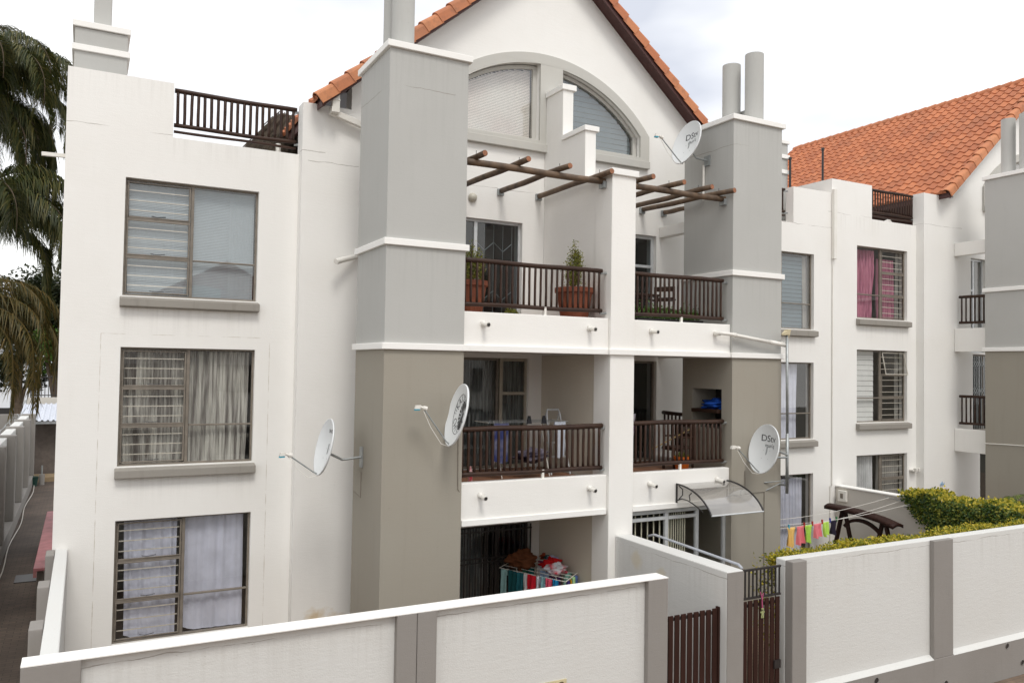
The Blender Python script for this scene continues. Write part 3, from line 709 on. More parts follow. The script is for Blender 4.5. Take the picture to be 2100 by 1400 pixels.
curtain(d, 6.2, 6.5, -1.9, .12, 14.0, CUR['dim'], 3, .03, 5); curtain(d, 6.5, 7.08, -1.9, .12, 13.99, CUR['sheer'], 7, .035, 6); curtain(d, 7.12, 7.7, -1.9, .12, 14.0, CUR['sheer'], 7, .02, 7)
d = door_frame(7.12, 7.72, -1.95, .165, 13.84, (), ((7.15, 7.7, -.52), (7.15, 7.7, -1.17)), plain('cream_window_frame', (.40, .36, .29), .5), .06, 'door_sidelight')
d = door_frame(5.0, 7.80, -4.85, -3.03, 13.86, (7.12, 6.9), ((7.2, 7.75, -3.75),), plain('dark_door_frame', (.07, .06, .055), .5), .05); room(d, 5.0, 7.8, -4.85, -3.03, 14.11)
curtain(d, 6.0, 6.9, -4.8, -3.1, 14.0, CUR['dim'], 7, .03, 8); q = MB()
for i in range(16): q.box(6.0+i*.118, 6.022+i*.118, 13.70, 13.72, -4.85, -3.04)
for z in (-3.12, -3.62, -3.70, -4.6): q.box(5.6, 7.8, 13.695, 13.70, z-.014, z+.014)
link('security_bars', q, M['steel'], d)
d = door_frame(9.0, 10.83, .74, 2.86, 13.86, (9.9,), ((9.9, 10.8, 2.20),), M['alum'], .07); room(d, 9.0, 10.83, .74, 2.86, 14.11)
d = door_frame(9.0, 10.87, -1.95, .165, 13.86, (10.0,), (), M['frame']); room(d, 9.0, 10.87, -1.95, .165, 14.11)
d = door_frame(8.50, 10.765, -4.85, -2.52, 11.52, (9.36, 10.07), ((8.55, 9.33, -2.68), (9.40, 10.04, -2.68)), M['alum'], .07, 'folding_door', 'glass')
room(d, 8.52, 10.74, -4.85, -2.54, 11.70, 1.9); q = MB(); cr_ = plain('cream_trellis', (.78, .76, .60), .5)
for (xa, xb, n_) in ((8.60, 9.28, 6), (9.44, 9.86, 9)):
    for i in range(n_):
        x = xa+(xb-xa)*i/(n_-1); q.box(x-.010, x+.010, 11.62, 11.635, -4.8, -2.62)
        if i < n_-1:
            x2 = xa+(xb-xa)*(i+1)/(n_-1)
            for zc in (-3.35, -4.1): q.tube([(x, 11.61, zc), (x2, 11.61, zc-.20)], .009, 4); q.tube([(x, 11.61, zc-.20), (x2, 11.61, zc)], .009, 4)
link('trellis_gate', q, cr_, d)
lt = link('wall_light', MB().lathe((0, 0, 0), [(.085, 0), (.09, .02), (.075, .06), (.04, .085), (.005, .095)], 18), plain('frosted_lamp_cover', (.55, .52, .44), .4), A, smooth=True)
for v in lt.data.vertices: c_ = v.co+WL[A.name]; v.co = Vector((6.43+c_.x, 13.765-c_.z, 3.20+c_.y))-WL[A.name]
# downpipe, conduits
link('downpipe', MB().box(16.53, 16.64, 13.90, 13.995, 2.83, 4.60), M['plast'], A, bevel=.01)
link('conduit', MB().tube([(16.56, 13.975, 2.85), (16.56, 13.975, -2.84)], .015, 6).tube([(16.5, 13.98, -2.84), (16.5, 13.98, -4.8)], .012, 6), M['plast'], A)
link('cable', MB().tube([(3.915, 12.35, -1.7), (3.915, 12.36, -2.1), (3.915, 12.75, -2.05)], .008, 5).tube([(5.14, 11.372, -1.0), (5.15, 11.372, -1.9), (5.22, 11.40, -2.0)], .008, 5), M['frame'], A)
link('cable', MB().tube([(11.10, 11.372, -1.9), (11.11, 11.372, -2.33), (11.60, 11.372, -2.32), (11.60, 11.372, -3.9)], .008, 5), M['frame'], A)
link('conduit', MB().tube([(10.745, 12.19, 4.05), (10.745, 12.19, 3.35)], .022, 8), M['plast'], A)
q = MB().tube([(12.085, 11.5, -.1), (12.085, 11.5, -3.9)], .02, 7)
for z in (-.85, -1.55, -2.6, -2.9): q.tube([(12.085, 11.5, z-.03), (12.085, 11.5, z+.03)], .04, 8)
link('waste_pipe', q, M['frame'], A)

# ================================================================== building two (stands a little higher)
B = thing('apartment_building', 'second white apartment block at the right with large orange tiled roof slope', 'building', (25, 13, -5.2))
DZ, OX = .365, 17.05
block_wall(B, 16.552, 19.85, DZ, 18.06, 19.85, [rectl(17.49, 19.475, z[0]+DZ, z[1]+DZ) for z in WZ], top=4.515)
unit(B, OX, DZ, False, 2.80)
link('side_wall', MB().box(16.552, 16.78, 14.24, 15.3, 3.0, 4.88), M['wall'], B)
link('flat_roof', MB().box(16.8, 20.4, 14.245, 15.34, 3.5, 3.65), M['divider'], B)
for z, dr, op in zip(WZ, (d_pink, d_slats, d_white), (False, True, False)): window(B, 17.49, 19.475, z[0]+DZ, z[1]+DZ, 14.0, True, dr, opened=op, latch=False)
railing(B, (18.08, 14.12), (19.85, 14.12), 4.81, 4.22, 17, .038, extra=True, rb=.02)
T3 = tower(B, 20.96, 22.3, DZ)
pipe_cyl(T3, 21.35, 12.40, 5.2, 6.72, .17); pipe_cyl(T3, 21.35, 11.92, 5.2, 6.75, .178)
bz = MB().box(21.15, 21.34, 12.80, 13.765, 3.24, 3.60)
link('side_beam', bz, M['wallp'], B, bevel=.01)
for (a, c) in ((.60, 1.24), (-2.12, -1.50)): link('side_parapet', MB().box(21.15, 21.34, 12.80, 13.765, a, c), M['wallp'], B, bevel=.01)
railing(B, (21.25, 13.68), (21.25, 12.82), 2.10, 1.40, 7, .04, ends=False, rb=.022); railing(B, (21.25, 13.68), (21.25, 12.82), -.62, -1.35, 7, .04, ends=False, rb=.022)
d = door_frame(21.9, 22.6, .6, 3.25, 13.86, (22.15,), ((21.9, 22.15, 2.35),), M['alum'], .06, 'balcony_door', 'glass', bld=B); room(d, 21.9, 22.6, .6, 3.25, 14.11); curtain(d, 21.95, 22.1, .7, 3.2, 14.0, CUR['white'], 2, .02, 81)
d = door_frame(21.98, 23.4, -1.6, .55, 13.86, (22.6,), (), M['frame'], .05, 'balcony_door', bld=B); room(d, 21.98, 23.4, -1.6, .55, 14.11)
q = MB()
for i in range(6): q.box(22.02+i*.1, 22.035+i*.1, 13.80, 13.815, -1.55, .5)
for zc in (.35, -.4):
    for i in range(5): q.tube([(22.03+i*.1, 13.79, zc), (22.13+i*.1, 13.79, zc-.14)], .008, 4); q.tube([(22.03+i*.1, 13.79, zc-.14), (22.13+i*.1, 13.79, zc)], .008, 4)
link('trellis_gate', q, M['galv'], d)
d = door_frame(22.3, 23.4, -4.7, -2.2, 13.86, (), (), M['frame'], .05, 'balcony_door', bld=B); room(d, 22.3, 23.4, -4.7, -2.2, 14.11)
link('drain_cable', MB().tube([(20.952, 12.80, -1.82), (20.952, 12.3, -1.80), (20.952, 11.4, -1.78)], .012, 5), M['plast'], B)
link('flood_light', MB().box(19.55, 19.80, 13.88, 13.995, -2.62, -2.57).box(19.58, 19.64, 13.80, 13.9, -2.62, -2.53).box(19.68, 19.74, 13.80, 13.9, -2.61, -2.52), M['plast'], B, bevel=.01)
for (x, z) in ((15.05, 5.75), (16.3, 6.0)): pass
vp = thing('vent_pole', 'left thin dark vent pole rising before the orange roof', 'vent pole', (15.62, 14.5, 4.3), 'thin vent poles on the roof')
link('pole', MB().tube([(15.62, 14.5, 3.3), (15.62, 14.5, 5.35)], .028, 8), M['steel'], vp); link('pole_cap', MB().tube([(15.62, 14.5, 5.34), (15.62, 14.5, 5.40)], .04, 8), M['steel'], vp)
vp = thing('vent_pole', 'right thin dark vent pole, the taller one before the orange roof', 'vent pole', (16.68, 14.4, 4.3), 'thin vent poles on the roof')
link('pole', MB().tube([(16.68, 14.4, 3.6), (16.68, 14.4, 5.72)], .028, 8), M['steel'], vp); link('pole_cap', MB().tube([(16.68, 14.4, 5.70), (16.68, 14.4, 5.77)], .04, 8), M['steel'], vp)
# butterfly-and-basket ornament on wall two
wo = thing('wall_ornament', 'small blue and mauve flower basket ornament on the white wall', 'ornament', (20.55, 13.75, -3.18))
link('basket', MB().tube([(20.36, 13.74, -3.12), (20.44, 13.70, -3.20), (20.62, 13.70, -3.22), (20.74, 13.74, -3.14)], .05, 8), plain('mauve_ceramic', (.42, .32, .33), .6), wo)
link('butterfly', MB().quad((20.5, 13.74, -2.98), (20.55, 13.72, -2.9), (20.58, 13.72, -2.98), (20.54, 13.74, -3.04)).quad((20.58, 13.72, -2.98), (20.66, 13.73, -2.93), (20.66, 13.74, -3.0), (20.6, 13.74, -3.04)), plain('blue_ceramic', (.30, .50, .72), .5), wo)

# ================================================================== yard walls
def yard_wall(name, label, parts, body, mat=None, pl=None):
    t = thing(name, label, 'wall', body_loc(body)); link('wall_body', MB().box(*body), mat or M['yard'], t, bevel=.015)
    for p in parts: link('pilaster', MB().box(*p), M['pil'], t, bevel=.012)
    return t
def body_loc(b_): return ((b_[0]+b_[1])/2, (b_[2]+b_[3])/2, b_[4])
fwl = yard_wall('yard_wall', 'long white rendered yard wall along the street with three taupe pilasters', [(-.44, .06, 8.76, 8.849, -5.53, -2.862), (3.24, 3.485, 8.76, 8.849, -5.53, -2.862), (3.49, 3.735, 8.76, 8.849, -5.53, -2.862), (6.82, 7.155, 8.76, 8.849, -5.53, -2.862)], (-.44, 7.155, 8.85, 9.03, -5.53, -2.86))
link('coping', MB().box(-.44, 7.157, 8.758, 9.032, -2.861, -2.850), M['trim'], fwl)
rw = yard_wall('yard_wall', 'white return wall with reddish top running back to the building along the alley', [(-.44, -.305, 9.95, 10.3, -4.95, -2.862), (-.44, -.305, 11.75, 12.1, -4.95, -2.862), (-.42, -.305, 13.6, 13.99, -4.95, -2.862)], (-.30, -.135, 9.035, 13.995, -4.95, -2.86))
fwr = yard_wall('yard_wall', 'white street wall right of the gates with taupe plinth and pilasters', [(9.47, 9.77, 8.70, 8.849, -5.53, -2.862), (12.90, 13.42, 8.76, 8.849, -4.86, -2.862), (17.2, 17.7, 8.76, 8.849, -4.86, -2.862)], (9.47, 24, 8.85, 9.04, -5.53, -2.86))
link('plinth', MB().prism([(9.772, 8.849, -5.53), (9.772, 8.76, -5.53), (9.772, 8.76, -4.865), (9.772, 8.849, -4.80)], (14.2, 0, 0)), M['pil'], fwr, bevel=.006)
link('ledge', MB().prism([(9.79, 8.849, -4.798), (9.79, 8.757, -4.862), (9.79, 8.757, -4.868), (9.79, 8.848, -4.81)], (3.10, 0, 0)).prism([(13.44, 8.849, -4.798), (13.44, 8.757, -4.862), (13.44, 8.757, -4.868), (13.44, 8.848, -4.81)], (3.74, 0, 0)), M['yard'], fwr)
for (x, z) in ((11.42, -4.955), (14.98, -4.93), (15.45, -5.30), (13.2, -5.30)):
    link('weep_hole', MB().tube([(x, 8.752, z), (x, 8.80, z)], .042, 14), M['steel'], fwr)
    link('weep_pipe', MB().tube([(x, 8.748, z-.004), (x, 8.765, z-.004)], .05, 14, cap=False), M['pil'], fwr)
dv = thing('yard_wall', 'white dividing wall with two faded beige patches running from the pier to the gates', 'wall', (8.28, 10, -5.2))
link('wall_body', MB().box(8.13, 8.44, 8.665, 11.375, -5.53, -2.86), M['yard'], dv, bevel=.015)
link('end_face', MB().box(8.132, 8.438, 8.655, 8.664, -5.53, -2.875), M['pil'], dv)
hr_ = link('handrail', MB().tube([(8.62, 11.1, -2.86), (8.60, 10.9, -2.80), (8.48, 8.80, -2.82), (8.47, 8.72, -2.86)], .021, 10), plain('pale_grey_pipe', (.42, .44, .48), .4), None, smooth='auto')
tag(hr_, 'pale grey tubular handrail along the top of the white dividing wall', 'handrail')
dv2 = thing('yard_wall', 'beige-grey dividing wall behind the wooden swing, half covered by creeper', 'wall', (16.8, 11.5, -5.2))
link('wall_body', MB().box(16.70, 16.93, 9.05, 13.99, -5.0, -2.87), M['divider'], dv2, bevel=.012)
link('coping', MB().box(16.68, 16.95, 9.05, 13.985, -2.868, -2.83), M['trim'], dv2, bevel=.01)
jb = thing('meter_box', 'small white electrical box on the dividing wall above the swing', 'box', (16.66, 13.75, -3.15))
link('case', MB().box(16.62, 16.699, 13.62, 13.86, -3.2, -2.93), M['plast'], jb, bevel=.01); link('window', MB().box(16.614, 16.619, 13.70, 13.78, -3.12, -3.0), M['frame'], jb)

# gates
def gate(x0, x1, z1, n, label, grille=None, rail=()):
    g = thing('slatted_gate', label, 'gate', ((x0+x1)/2, 8.8, -5.5), 'slatted wooden gates')
    p = (x1-x0)/n
    for i in range(n):
        a = x0+i*p+.008; dz = (random.random()-.5)*.012
        link('slat', MB().box(a, a+p*.74, 8.80, 8.822, -5.45, z1+dz), M['slat'], g, bevel=.004, bseg=1)
    for z in rail: link('cross_rail', MB().box(x0, x1, 8.823, 8.86, z-.02, z+.02), M['steel'], g)
    if grille:
        q = MB().box(x0, x1, 8.80, 8.83, grille-.03, grille).box(x0, x1, 8.80, 8.83, z1+.02, z1+.05)
        for i in range(12): x = x0+.02+(x1-x0-.04)*i/11; q.box(x-.009, x+.009, 8.805, 8.825, z1+.05, grille-.03)
        link('grille', q, M['steel'], g)
    return g
g1 = gate(7.19, 8.10, -3.40, 8, 'lower slatted dark brown gate between the long wall and the dividing wall', rail=(-3.46, -4.72))
link('frame_post', MB().box(8.09, 8.118, 8.79, 8.85, -5.5, -3.38), M['slat'], g1)
g2 = gate(8.45, 9.33, -3.37, 8, 'taller slatted dark brown gate topped by a steel bar grille', grille=-2.91, rail=(-3.45, -4.85))
link('lock_box', MB().box(9.18, 9.31, 8.775, 8.799, -4.42, -4.30), M['steel'], g2)
ch = thing('hanging_charm', 'small yellow-green figure charm on pink ribbon hung on the taller gate', 'charm', (8.93, 8.78, -3.68))
link('ribbon', MB().tube([(8.90, 8.79, -3.26), (8.93, 8.785, -3.36), (8.935, 8.785, -3.50)], .008, 5).tube([(8.96, 8.79, -3.28), (8.93, 8.785, -3.38)], .007, 5), plain('pink_ribbon', (.50, .10, .22), .6), ch)
link('figure', MB().box(8.915, 8.955, 8.775, 8.787, -3.60, -3.53).box(8.895, 8.975, 8.776, 8.786, -3.565, -3.545).tube([(8.935, 8.78, -3.515), (8.935, 8.78, -3.50)], .022, 8).box(8.91, 8.93, 8.776, 8.786, -3.64, -3.60).box(8.94, 8.96, 8.776, 8.786, -3.64, -3.60), plain('green_felt', (.33, .36, .16), .8), ch)
# parking sign
sg = thing('wall_sign', 'small cream sign with dark lettering at the foot of the long white wall', 'sign', (5.2, 8.84, -4.2))
link('board', MB().box(4.86, 5.58, 8.838, 8.849, -4.22, -3.985), plain('cream_sign_board', (.66, .58, .36), .5, var=.15), sg)
vs_, fs_ = textverts('PARKING', .155); mb = MB(); mb.v = [Vector((5.22+v.x, 8.8365, -4.07+v.y)) for v in vs_]; mb.f = fs_
link('lettering', mb, plain('dark_sign_paint', (.06, .035, .02), .5), sg, fixn=False)

# ================================================================== satellite dishes
def dish(label, c, az, size, tilt, texts, mount, lnbc=(.75, .74, .70), blue=True, emblem=False, lnb=(.42, -.05)):
    t = thing('satellite_dish', label, 'satellite dish', c, 'satellite dishes on the towers')
    n0 = Vector((-math.sin(Rd(az)), -math.cos(Rd(az)), 0)); n = (n0*math.cos(Rd(tilt))+Vector((0, 0, 1))*math.sin(Rd(tilt))).normalized()
    u = Vector((0, 0, 1)).cross(n).normalized(); v = n.cross(u); c = Vector(c); hw, hh = size[0]/2, size[1]/2; dep = .085
    def P(a, b, off=0.): return c+u*a+v*b+n*(-dep*(1-min(1, (a/hw)**2+(b/hh)**2))+off)
    mb = MB(); NR, NA = 8, 48
    def ring(rr, off): return [P(rr*hw*math.cos(2*math.pi*j/NA), rr*hh*math.sin(2*math.pi*j/NA), off) for j in range(NA)]
    seq = [(r_/NR, 0.) for r_ in range(1, NR+1)]+[(1.022, .004), (1.03, -.008), (1.02, -.028), (.985, -.022)]+[(r_/NR, -.018) for r_ in range(NR-1, 0, -1)]
    for (rr, off) in seq: mb.v += ring(rr, off)
    for i in range(len(seq)-1):
        for j in range(NA): mb.f.append((i*NA+j, i*NA+(j+1) % NA, (i+1)*NA+(j+1) % NA, (i+1)*NA+j))
    mb.f.append(tuple(range(NA))); mb.f.append(tuple((len(seq)-1)*NA+j for j in range(NA)))
    link('reflector', mb, M['dish'], t, smooth='auto')
    foot = P(0, -hh, -.01); tip = c+n*lnb[0]+v*(lnb[1]-.0)
    mid = foot.lerp(tip, .12)
    link('feed_arm', MB().tube([foot-n*.04, mid, tip], .011, 8), M['galv'], t)
    q = MB().tube([tip-n*.0, tip-n*.06], .033, 12).tube([tip+n*.0, tip+n*.045], .020, 10)
    hd = link('feed_horn', q, M['plast'], t)
    q = MB(); a = tip+n*.045+v*.0
    e1, e2 = u*.028, v*.028; b0 = a; b1 = a+n*.075-v*.02
    q.v = [b0-e1-e2, b0+e1-e2, b0+e1+e2, b0-e1+e2, b1-e1-e2, b1+e1-e2, b1+e1+e2, b1-e1+e2]; q.f = [(0, 1, 2, 3), (7, 6, 5, 4), (0, 4, 5, 1), (1, 5, 6, 2), (2, 6, 7, 3), (3, 7, 4, 0)]
    link('feed_box', q, M['plast'], hd)
    if blue:
        q = MB(); e2 = v*.012; b0 = a-v*.036; b1 = b0+n*.075-v*.02
        q.v = [b0-e1-e2, b0+e1-e2, b0+e1+e2, b0-e1+e2, b1-e1-e2, b1+e1-e2, b1+e1+e2, b1-e1+e2]; q.f = [(0, 1, 2, 3), (7, 6, 5, 4), (0, 4, 5, 1), (1, 5, 6, 2), (2, 6, 7, 3), (3, 7, 4, 0)]
        link('feed_label', q, plain('cyan_plastic', (.02, .30, .42), .4), hd)
    link('feed_cable', MB().tube([tip-v*.02, tip.lerp(foot, .3)-Vector((0, 0, .12)), tip.lerp(foot, .7)-Vector((0, 0, .14)), foot-Vector((0, 0, .02)), c-n*.12-v*hh*.45], .005, 5), M['plast'], t)
    bk = c-n*.10
    q = MB().tube([bk-v*.10, bk+v*.06], .026, 8).tube([c-n*.085-v*.03, bk-v*.03], .05, 6)
    pts = [bk-v*.08]+[Vector(m_) for m_ in mount]
    q.tube(pts, .020, 8)
    link('mount_arm', q, M['galv'], t)
    for (s_, sz, a0, b0_, rot, bold) in texts:
        vv, ff = textverts(s_, sz); m_ = MB()
        for p in vv:
            x, y = p.x*bold, p.y; xr_ = x*math.cos(rot)-y*math.sin(rot); yr_ = x*math.sin(rot)+y*math.cos(rot)
            m_.v.append(P(a0+xr_, b0_+yr_, .003))
        m_.f = ff; link('lettering', m_, M['blk'], t, fixn=False)
    q = MB()
    for (a, b) in ((-.09, -.02), (.09, -.02), (-.09, -.17), (.09, -.17)): q.tube([P(a, b, -.001), P(a, b, .004)], .006, 6)
    link('rivets', q, M['galv'], t)
    if emblem:
        cy = .02; a0, b0 = hw*.62, hh*.66; q = MB(); N = 64
        for j in range(N):
            t0, t1 = 2*math.pi*j/N, 2*math.pi*(j+1)/N
            q.quad(P(a0*math.cos(t0), cy+b0*math.sin(t0), .003), P(a0*math.cos(t1), cy+b0*math.sin(t1), .003), P(.965*a0*math.cos(t1), cy+.972*b0*math.sin(t1), .003), P(.965*a0*math.cos(t0), cy+.972*b0*math.sin(t0), .003))
        link('emblem_ring', q, M['blk'], t, fixn=False)
        for (word, th0, th1, flip) in (('KAIZER', 152, 28, 0), ('CHIEFS', 208, 332, 1)):
            for i, chx in enumerate(word):
                th = Rd(th0+(th1-th0)*i/(len(word)-1)); vv, ff = textverts(chx, .125); m_ = MB()
                rr = .765; px, py = a0*rr*math.cos(th), cy+b0*rr*math.sin(th); rot = th-math.pi/2 if not flip else th+math.pi/2
                for p in vv:
                    x, y = p.x*1.0, p.y
                    m_.v.append(P(px+x*math.cos(rot)-y*math.sin(rot), py+x*math.sin(rot)+y*math.cos(rot), .003))
                m_.f = ff; link('emblem_letter', m_, M['blk'], t, fixn=False)
        q = MB(); ox_, oy_ = .07, cy-.01
        for i in range(13):
            th = Rd(62+i*19.5); dth = Rd(6.6); r0_, r1_ = .03, (.205-.02*abs(math.cos(th)))
            f = lambda r_, a_: P(ox_+r_*.86*math.cos(a_), oy_+r_*1.08*math.sin(a_), .003)
            q.quad(f(r0_, th-dth*.2), f(r1_, th-dth), f(r1_, th+dth), f(r0_, th+dth*.2))
        q.quad(P(.05, cy-.11, .003), P(.10, cy-.10, .003), P(.125, cy+.02, .003), P(.06, cy+.05, .003))
        link('emblem_fan', q, M['blk'], t, fixn=False)
        q = MB()
        for (a, b) in ((-.215, .07), (-.235, .03), (-.20, .02), (-.19, .06)):
            for k in range(2): q.quad(P(a-.008+k*.006, b-.003, .003), P(a+.006, b-.010, .003), P(a+.010, b+.006, .003), P(a-.004, b+.010, .003))
        link('emblem_stars', q, M['blk'], t, fixn=False)
    return t
dish('white satellite dish lettered SPACE, leftmost, on an arm from the left tower', (3.29, 12.30, -1.275), 89, (.74, .86), 13, [('SPACE', .075, .06, .25, 0, 1.15)], [(3.50, 12.33, -1.44), (3.60, 12.34, -1.49), (3.915, 12.34, -1.46)], lnb=(.50, -.22))
link('wall_plate', MB().box(3.895, 3.918, 12.28, 12.40, -1.62, -1.30), M['galv'], bpy.data.objects['satellite_dish'])
dish('white satellite dish with round black fan emblem beside the middle left balcony', (4.93, 11.0, -.73), 96, (.80, .93), 14, [], [(5.02, 11.15, -.98), (5.05, 11.37, -1.0)], emblem=True, lnb=(.52, -.02))
dish('upper white satellite dish lettered DStv beside the gable', (10.217, 12.10, 4.414), 91, (.78, .88), 17, [('DStv', .17, .06, .15, .06, 1.2), ("mun'q", .095, .09, .03, .06, 1.1)], [(10.40, 12.1, 4.22), (10.47, 12.1, 4.14), (10.76, 12.1, 4.12)], blue=True, lnb=(.60, -.16))
link('wall_plate', MB().box(10.745, 10.768, 12.02, 12.18, 4.02, 4.22), M['galv'], bpy.data.objects['satellite_dish.002'])
dish('lower right white satellite dish lettered DStv above the clear awning end', (11.12, 10.93, -1.44), 97, (.80, .90), 13, [('DStv', .17, .03, .20, -.02, 1.25), ("mun'q", .10, .07, .075, -.02, 1.1)], [(11.4, 11.0, -1.62), (11.98, 11.17, -1.66)], blue=False, lnb=(.58, -.10))
# pole beside it
po = thing('mast', 'tall grey steel mast with yellowed pointed cap beside the right tower', 'mast', (12.0, 11.18, -2.35))
link('tube', MB().tube([(12.0, 11.18, -2.35), (12.0, 11.18, -1.2)], .030, 12).tube([(12.0, 11.18, -1.2), (11.98, 11.18, .70)], .026, 12), M['galv'], po, smooth='auto')
link('cap', MB().tube([(11.85, 11.18, .70), (12.0, 11.18, .75)], [.02, .075], 4).tube([(12.0, 11.18, .62), (12.0, 11.18, .80)], [.02, .065], 4), plain('yellowed_plastic', (.62, .54, .36), .5), po)
link('bracket', MB().tube([(11.75, 11.30, -1.50), (12.0, 11.16, -1.62)], .02, 6).tube([(11.6, 11.38, -2.15), (12.0, 11.2, -2.1), (11.65, 11.38, -2.3)], .014, 6).tube([(12.0, 11.38, -2.2), (12.0, 11.2, -2.2)], .02, 6), M['galv'], po)

# awning
aw = thing('awning', 'curved clear polycarbonate awning on black scrolled brackets over the glazed doors', 'awning', (10.1, 11.0, -2.5))
x0, x1 = 9.50, 10.705; prof = []
for i in range(13):
    t_ = i/12; prof.append((11.43-.92*math.sin(t_*1.25)/math.sin(1.25), -2.07-.42*(1-math.cos(t_*1.35))/(1-math.cos(1.35))))
def gm():
    m, n, l, b = newmat('clear_polycarbonate'); n.remove(b)
    t = n.new('ShaderNodeBsdfTransparent'); t.inputs[0].default_value = (.72, .70, .67, 1); g_ = n.new('ShaderNodeBsdfGlossy'); g_.inputs['Roughness'].default_value = .06
    df = n.new('ShaderNodeBsdfDiffuse'); df.inputs[0].default_value = (.45, .43, .40, 1)
    fr = n.new('ShaderNodeLayerWeight'); fr.inputs[0].default_value = .5; k = n.new('ShaderNodeMixShader'); k.inputs[0].default_value = .5; l.new(t.outputs[0], k.inputs[1]); l.new(df.outputs[0], k.inputs[2])
    k2 = n.new('ShaderNodeMixShader'); l.new(mth(n, l, 'ADD', mth(n, l, 'MULTIPLY', mth(n, l, 'POWER', fr.outputs['Facing'], 2.5), .9), .10), k2.inputs[0]); l.new(k.outputs[0], k2.inputs[1]); l.new(g_.outputs[0], k2.inputs[2]); l.new(k2.outputs[0], n['Material Output'].inputs['Surface'])
    return m
mb = MB().grid(lambda a, b: (x0+.02+(x1-x0-.04)*a, prof[int(round(b*12))][0], prof[int(round(b*12))][1]), 1, 12)
link('sheet', mb, gm(), aw, smooth=True, fixn=False)
link('front_bar', MB().tube([(x0, prof[-1][0], prof[-1][1]), (x1, prof[-1][0], prof[-1][1])], .014, 8), M['alum'], aw)
link('cross_bar', MB().tube([(x0, prof[4][0], prof[4][1]-.01), (x1, prof[4][0], prof[4][1]-.01)], .008, 6), M['alum'], aw)
for x in (x0, x1):
    q = MB().tube([(x, p[0], p[1]+.004) for p in prof], .016, 7).tube([(x, 11.42, -2.06), (x, 11.42, -2.40)], .018, 6)
    q.tube([(x, 11.42, -2.36), (x, 11.28, -2.31), (x, 11.10, -2.32), (x, 10.90, -2.38), (x, 10.72, -2.46)], .011, 6)
    q.tube([(x, 11.36, -2.09), (x, 11.26, -2.14), (x, 11.26, -2.24), (x, 11.36, -2.33)], .010, 6).tube([(x, 11.02, -2.17), (x, 11.08, -2.22), (x, 11.06, -2.31)], .010, 6)
    link('bracket', q, M['steel'], aw)

# ================================================================== alley and what lies beyond
bw = thing('boundary_wall', 'far white boundary wall with deep pilasters along the left of the alley', 'wall', (-1.95, 28, -4.9))
link('wall_body', MB().box(-2.1, -1.83, 12, 37.9, -5.0, -2.20), M['yard'], bw, bevel=.02)
link('plinth', MB().box(-1.829, -1.62, 12, 37.0, -5.0, -4.52), M['pil'], bw, bevel=.02)
y = 13.0
while y < 37.5: link('pilaster', MB().box(-2.12, -1.615, y, y+.35, -4.52, -2.14), M['pil'], bw, bevel=.02); y += 3.35
q = MB()
for i in range(60):
    y = 20+i*.3; q.tube([(-1.98+.05*math.sin(i*1.1), y, -1.98+.06*math.cos(i*1.3)), (-1.98+.05*math.sin(i*1.1+1), y+.3, -1.98+.06*math.cos(i*1.3+1.3))], .009, 4)
link('razor_wire', q, M['galv'], bw)
hs = link('garden_hose', MB().tube([(-1.55+.04*math.sin(i*.9), 20+i*.9, -4.86) for i in range(19)], .013, 6), M['divider'], None); tag(hs, 'pale hose lying along the foot of the boundary wall', 'hose')
ca = thing('carport', 'dark carport with white corrugated metal roof at the end of the alley', 'carport', (-1, 39, -4.9))
link('back_wall', MB().box(-2.3, .2, 38.6, 38.8, -4.9, -2.5), plain('dark_brown_wall', (.14, .115, .10), .9, var=.2), ca)  # dark brown wall, tone varies slightly at random
link('fascia', MB().box(-2.0, .2, 37.80, 37.86, -2.62, -2.50), M['alum'], ca)
q = MB(); N = 60
for i in range(N):
    xa = -2.25+i*.04; xb = xa+.04; h = lambda k: .05 if (k % 5) in (0, 1) else 0.
    q.quad((xa, 37.7, -2.50+h(i)), (xb, 37.7, -2.50+h(i+1)), (xb, 41.2, -1.98+h(i+1)), (xa, 41.2, -1.98+h(i)))
link('corrugated_roof', q, plain('white_roof_sheet', (.62, .65, .72), .5, var=.15), ca, fixn=False)
link('step', MB().box(-1.9, .2, 37.3, 38.5, -4.9, -4.72), plain('sandstone_step', (.30, .22, .13), .8), ca)
bk_ = link('bucket', MB().lathe((-1.62, 36.2, -4.9), [(.14, 0), (.2, .35), (.21, .36)], 14), plain('dark_green_plastic', (.012, .05, .04), .4), None); tag(bk_, 'dark green bucket at the far end of the alley', 'bucket')
st_ = thing('standpipe', 'short grey standpipe in front of the carport', 'standpipe', (-1.33, 36.5, -4.9))
link('post', MB().tube([(-1.33, 36.5, -4.9), (-1.33, 36.5, -4.5)], .10, 10), M['pil'], st_); link('riser', MB().tube([(-1.33, 36.5, -4.5), (-1.33, 36.5, -4.15)], .03, 8), M['galv'], st_)
pb = thing('wall_bench', 'long pink painted bench against the side of the apartment block', 'bench', (-.55, 20, -4.9))
link('top', MB().box(-.76, -.36, 18.3, 25, -4.14, -4.08), plain('pink_paint', (.50, .19, .20), .6, var=.3, vs=3), pb, bevel=.01)
for y in (18.5, 21.5, 24.5): link('leg', MB().box(-.70, -.60, y, y+.1, -4.9, -4.14), M['frame'], pb)
link('apron', MB().box(-.76, -.70, 18.3, 18.36, -4.26, -4.14), plain('pink_apron', (.42, .18, .17), .6), pb)
gr_ = link('drain_grate', MB().box(-1.22, -.80, 20.7, 21.4, -4.9, -4.885), M['steel'], None); tag(gr_, 'dark metal drain cover set in the alley paving', 'drain cover')
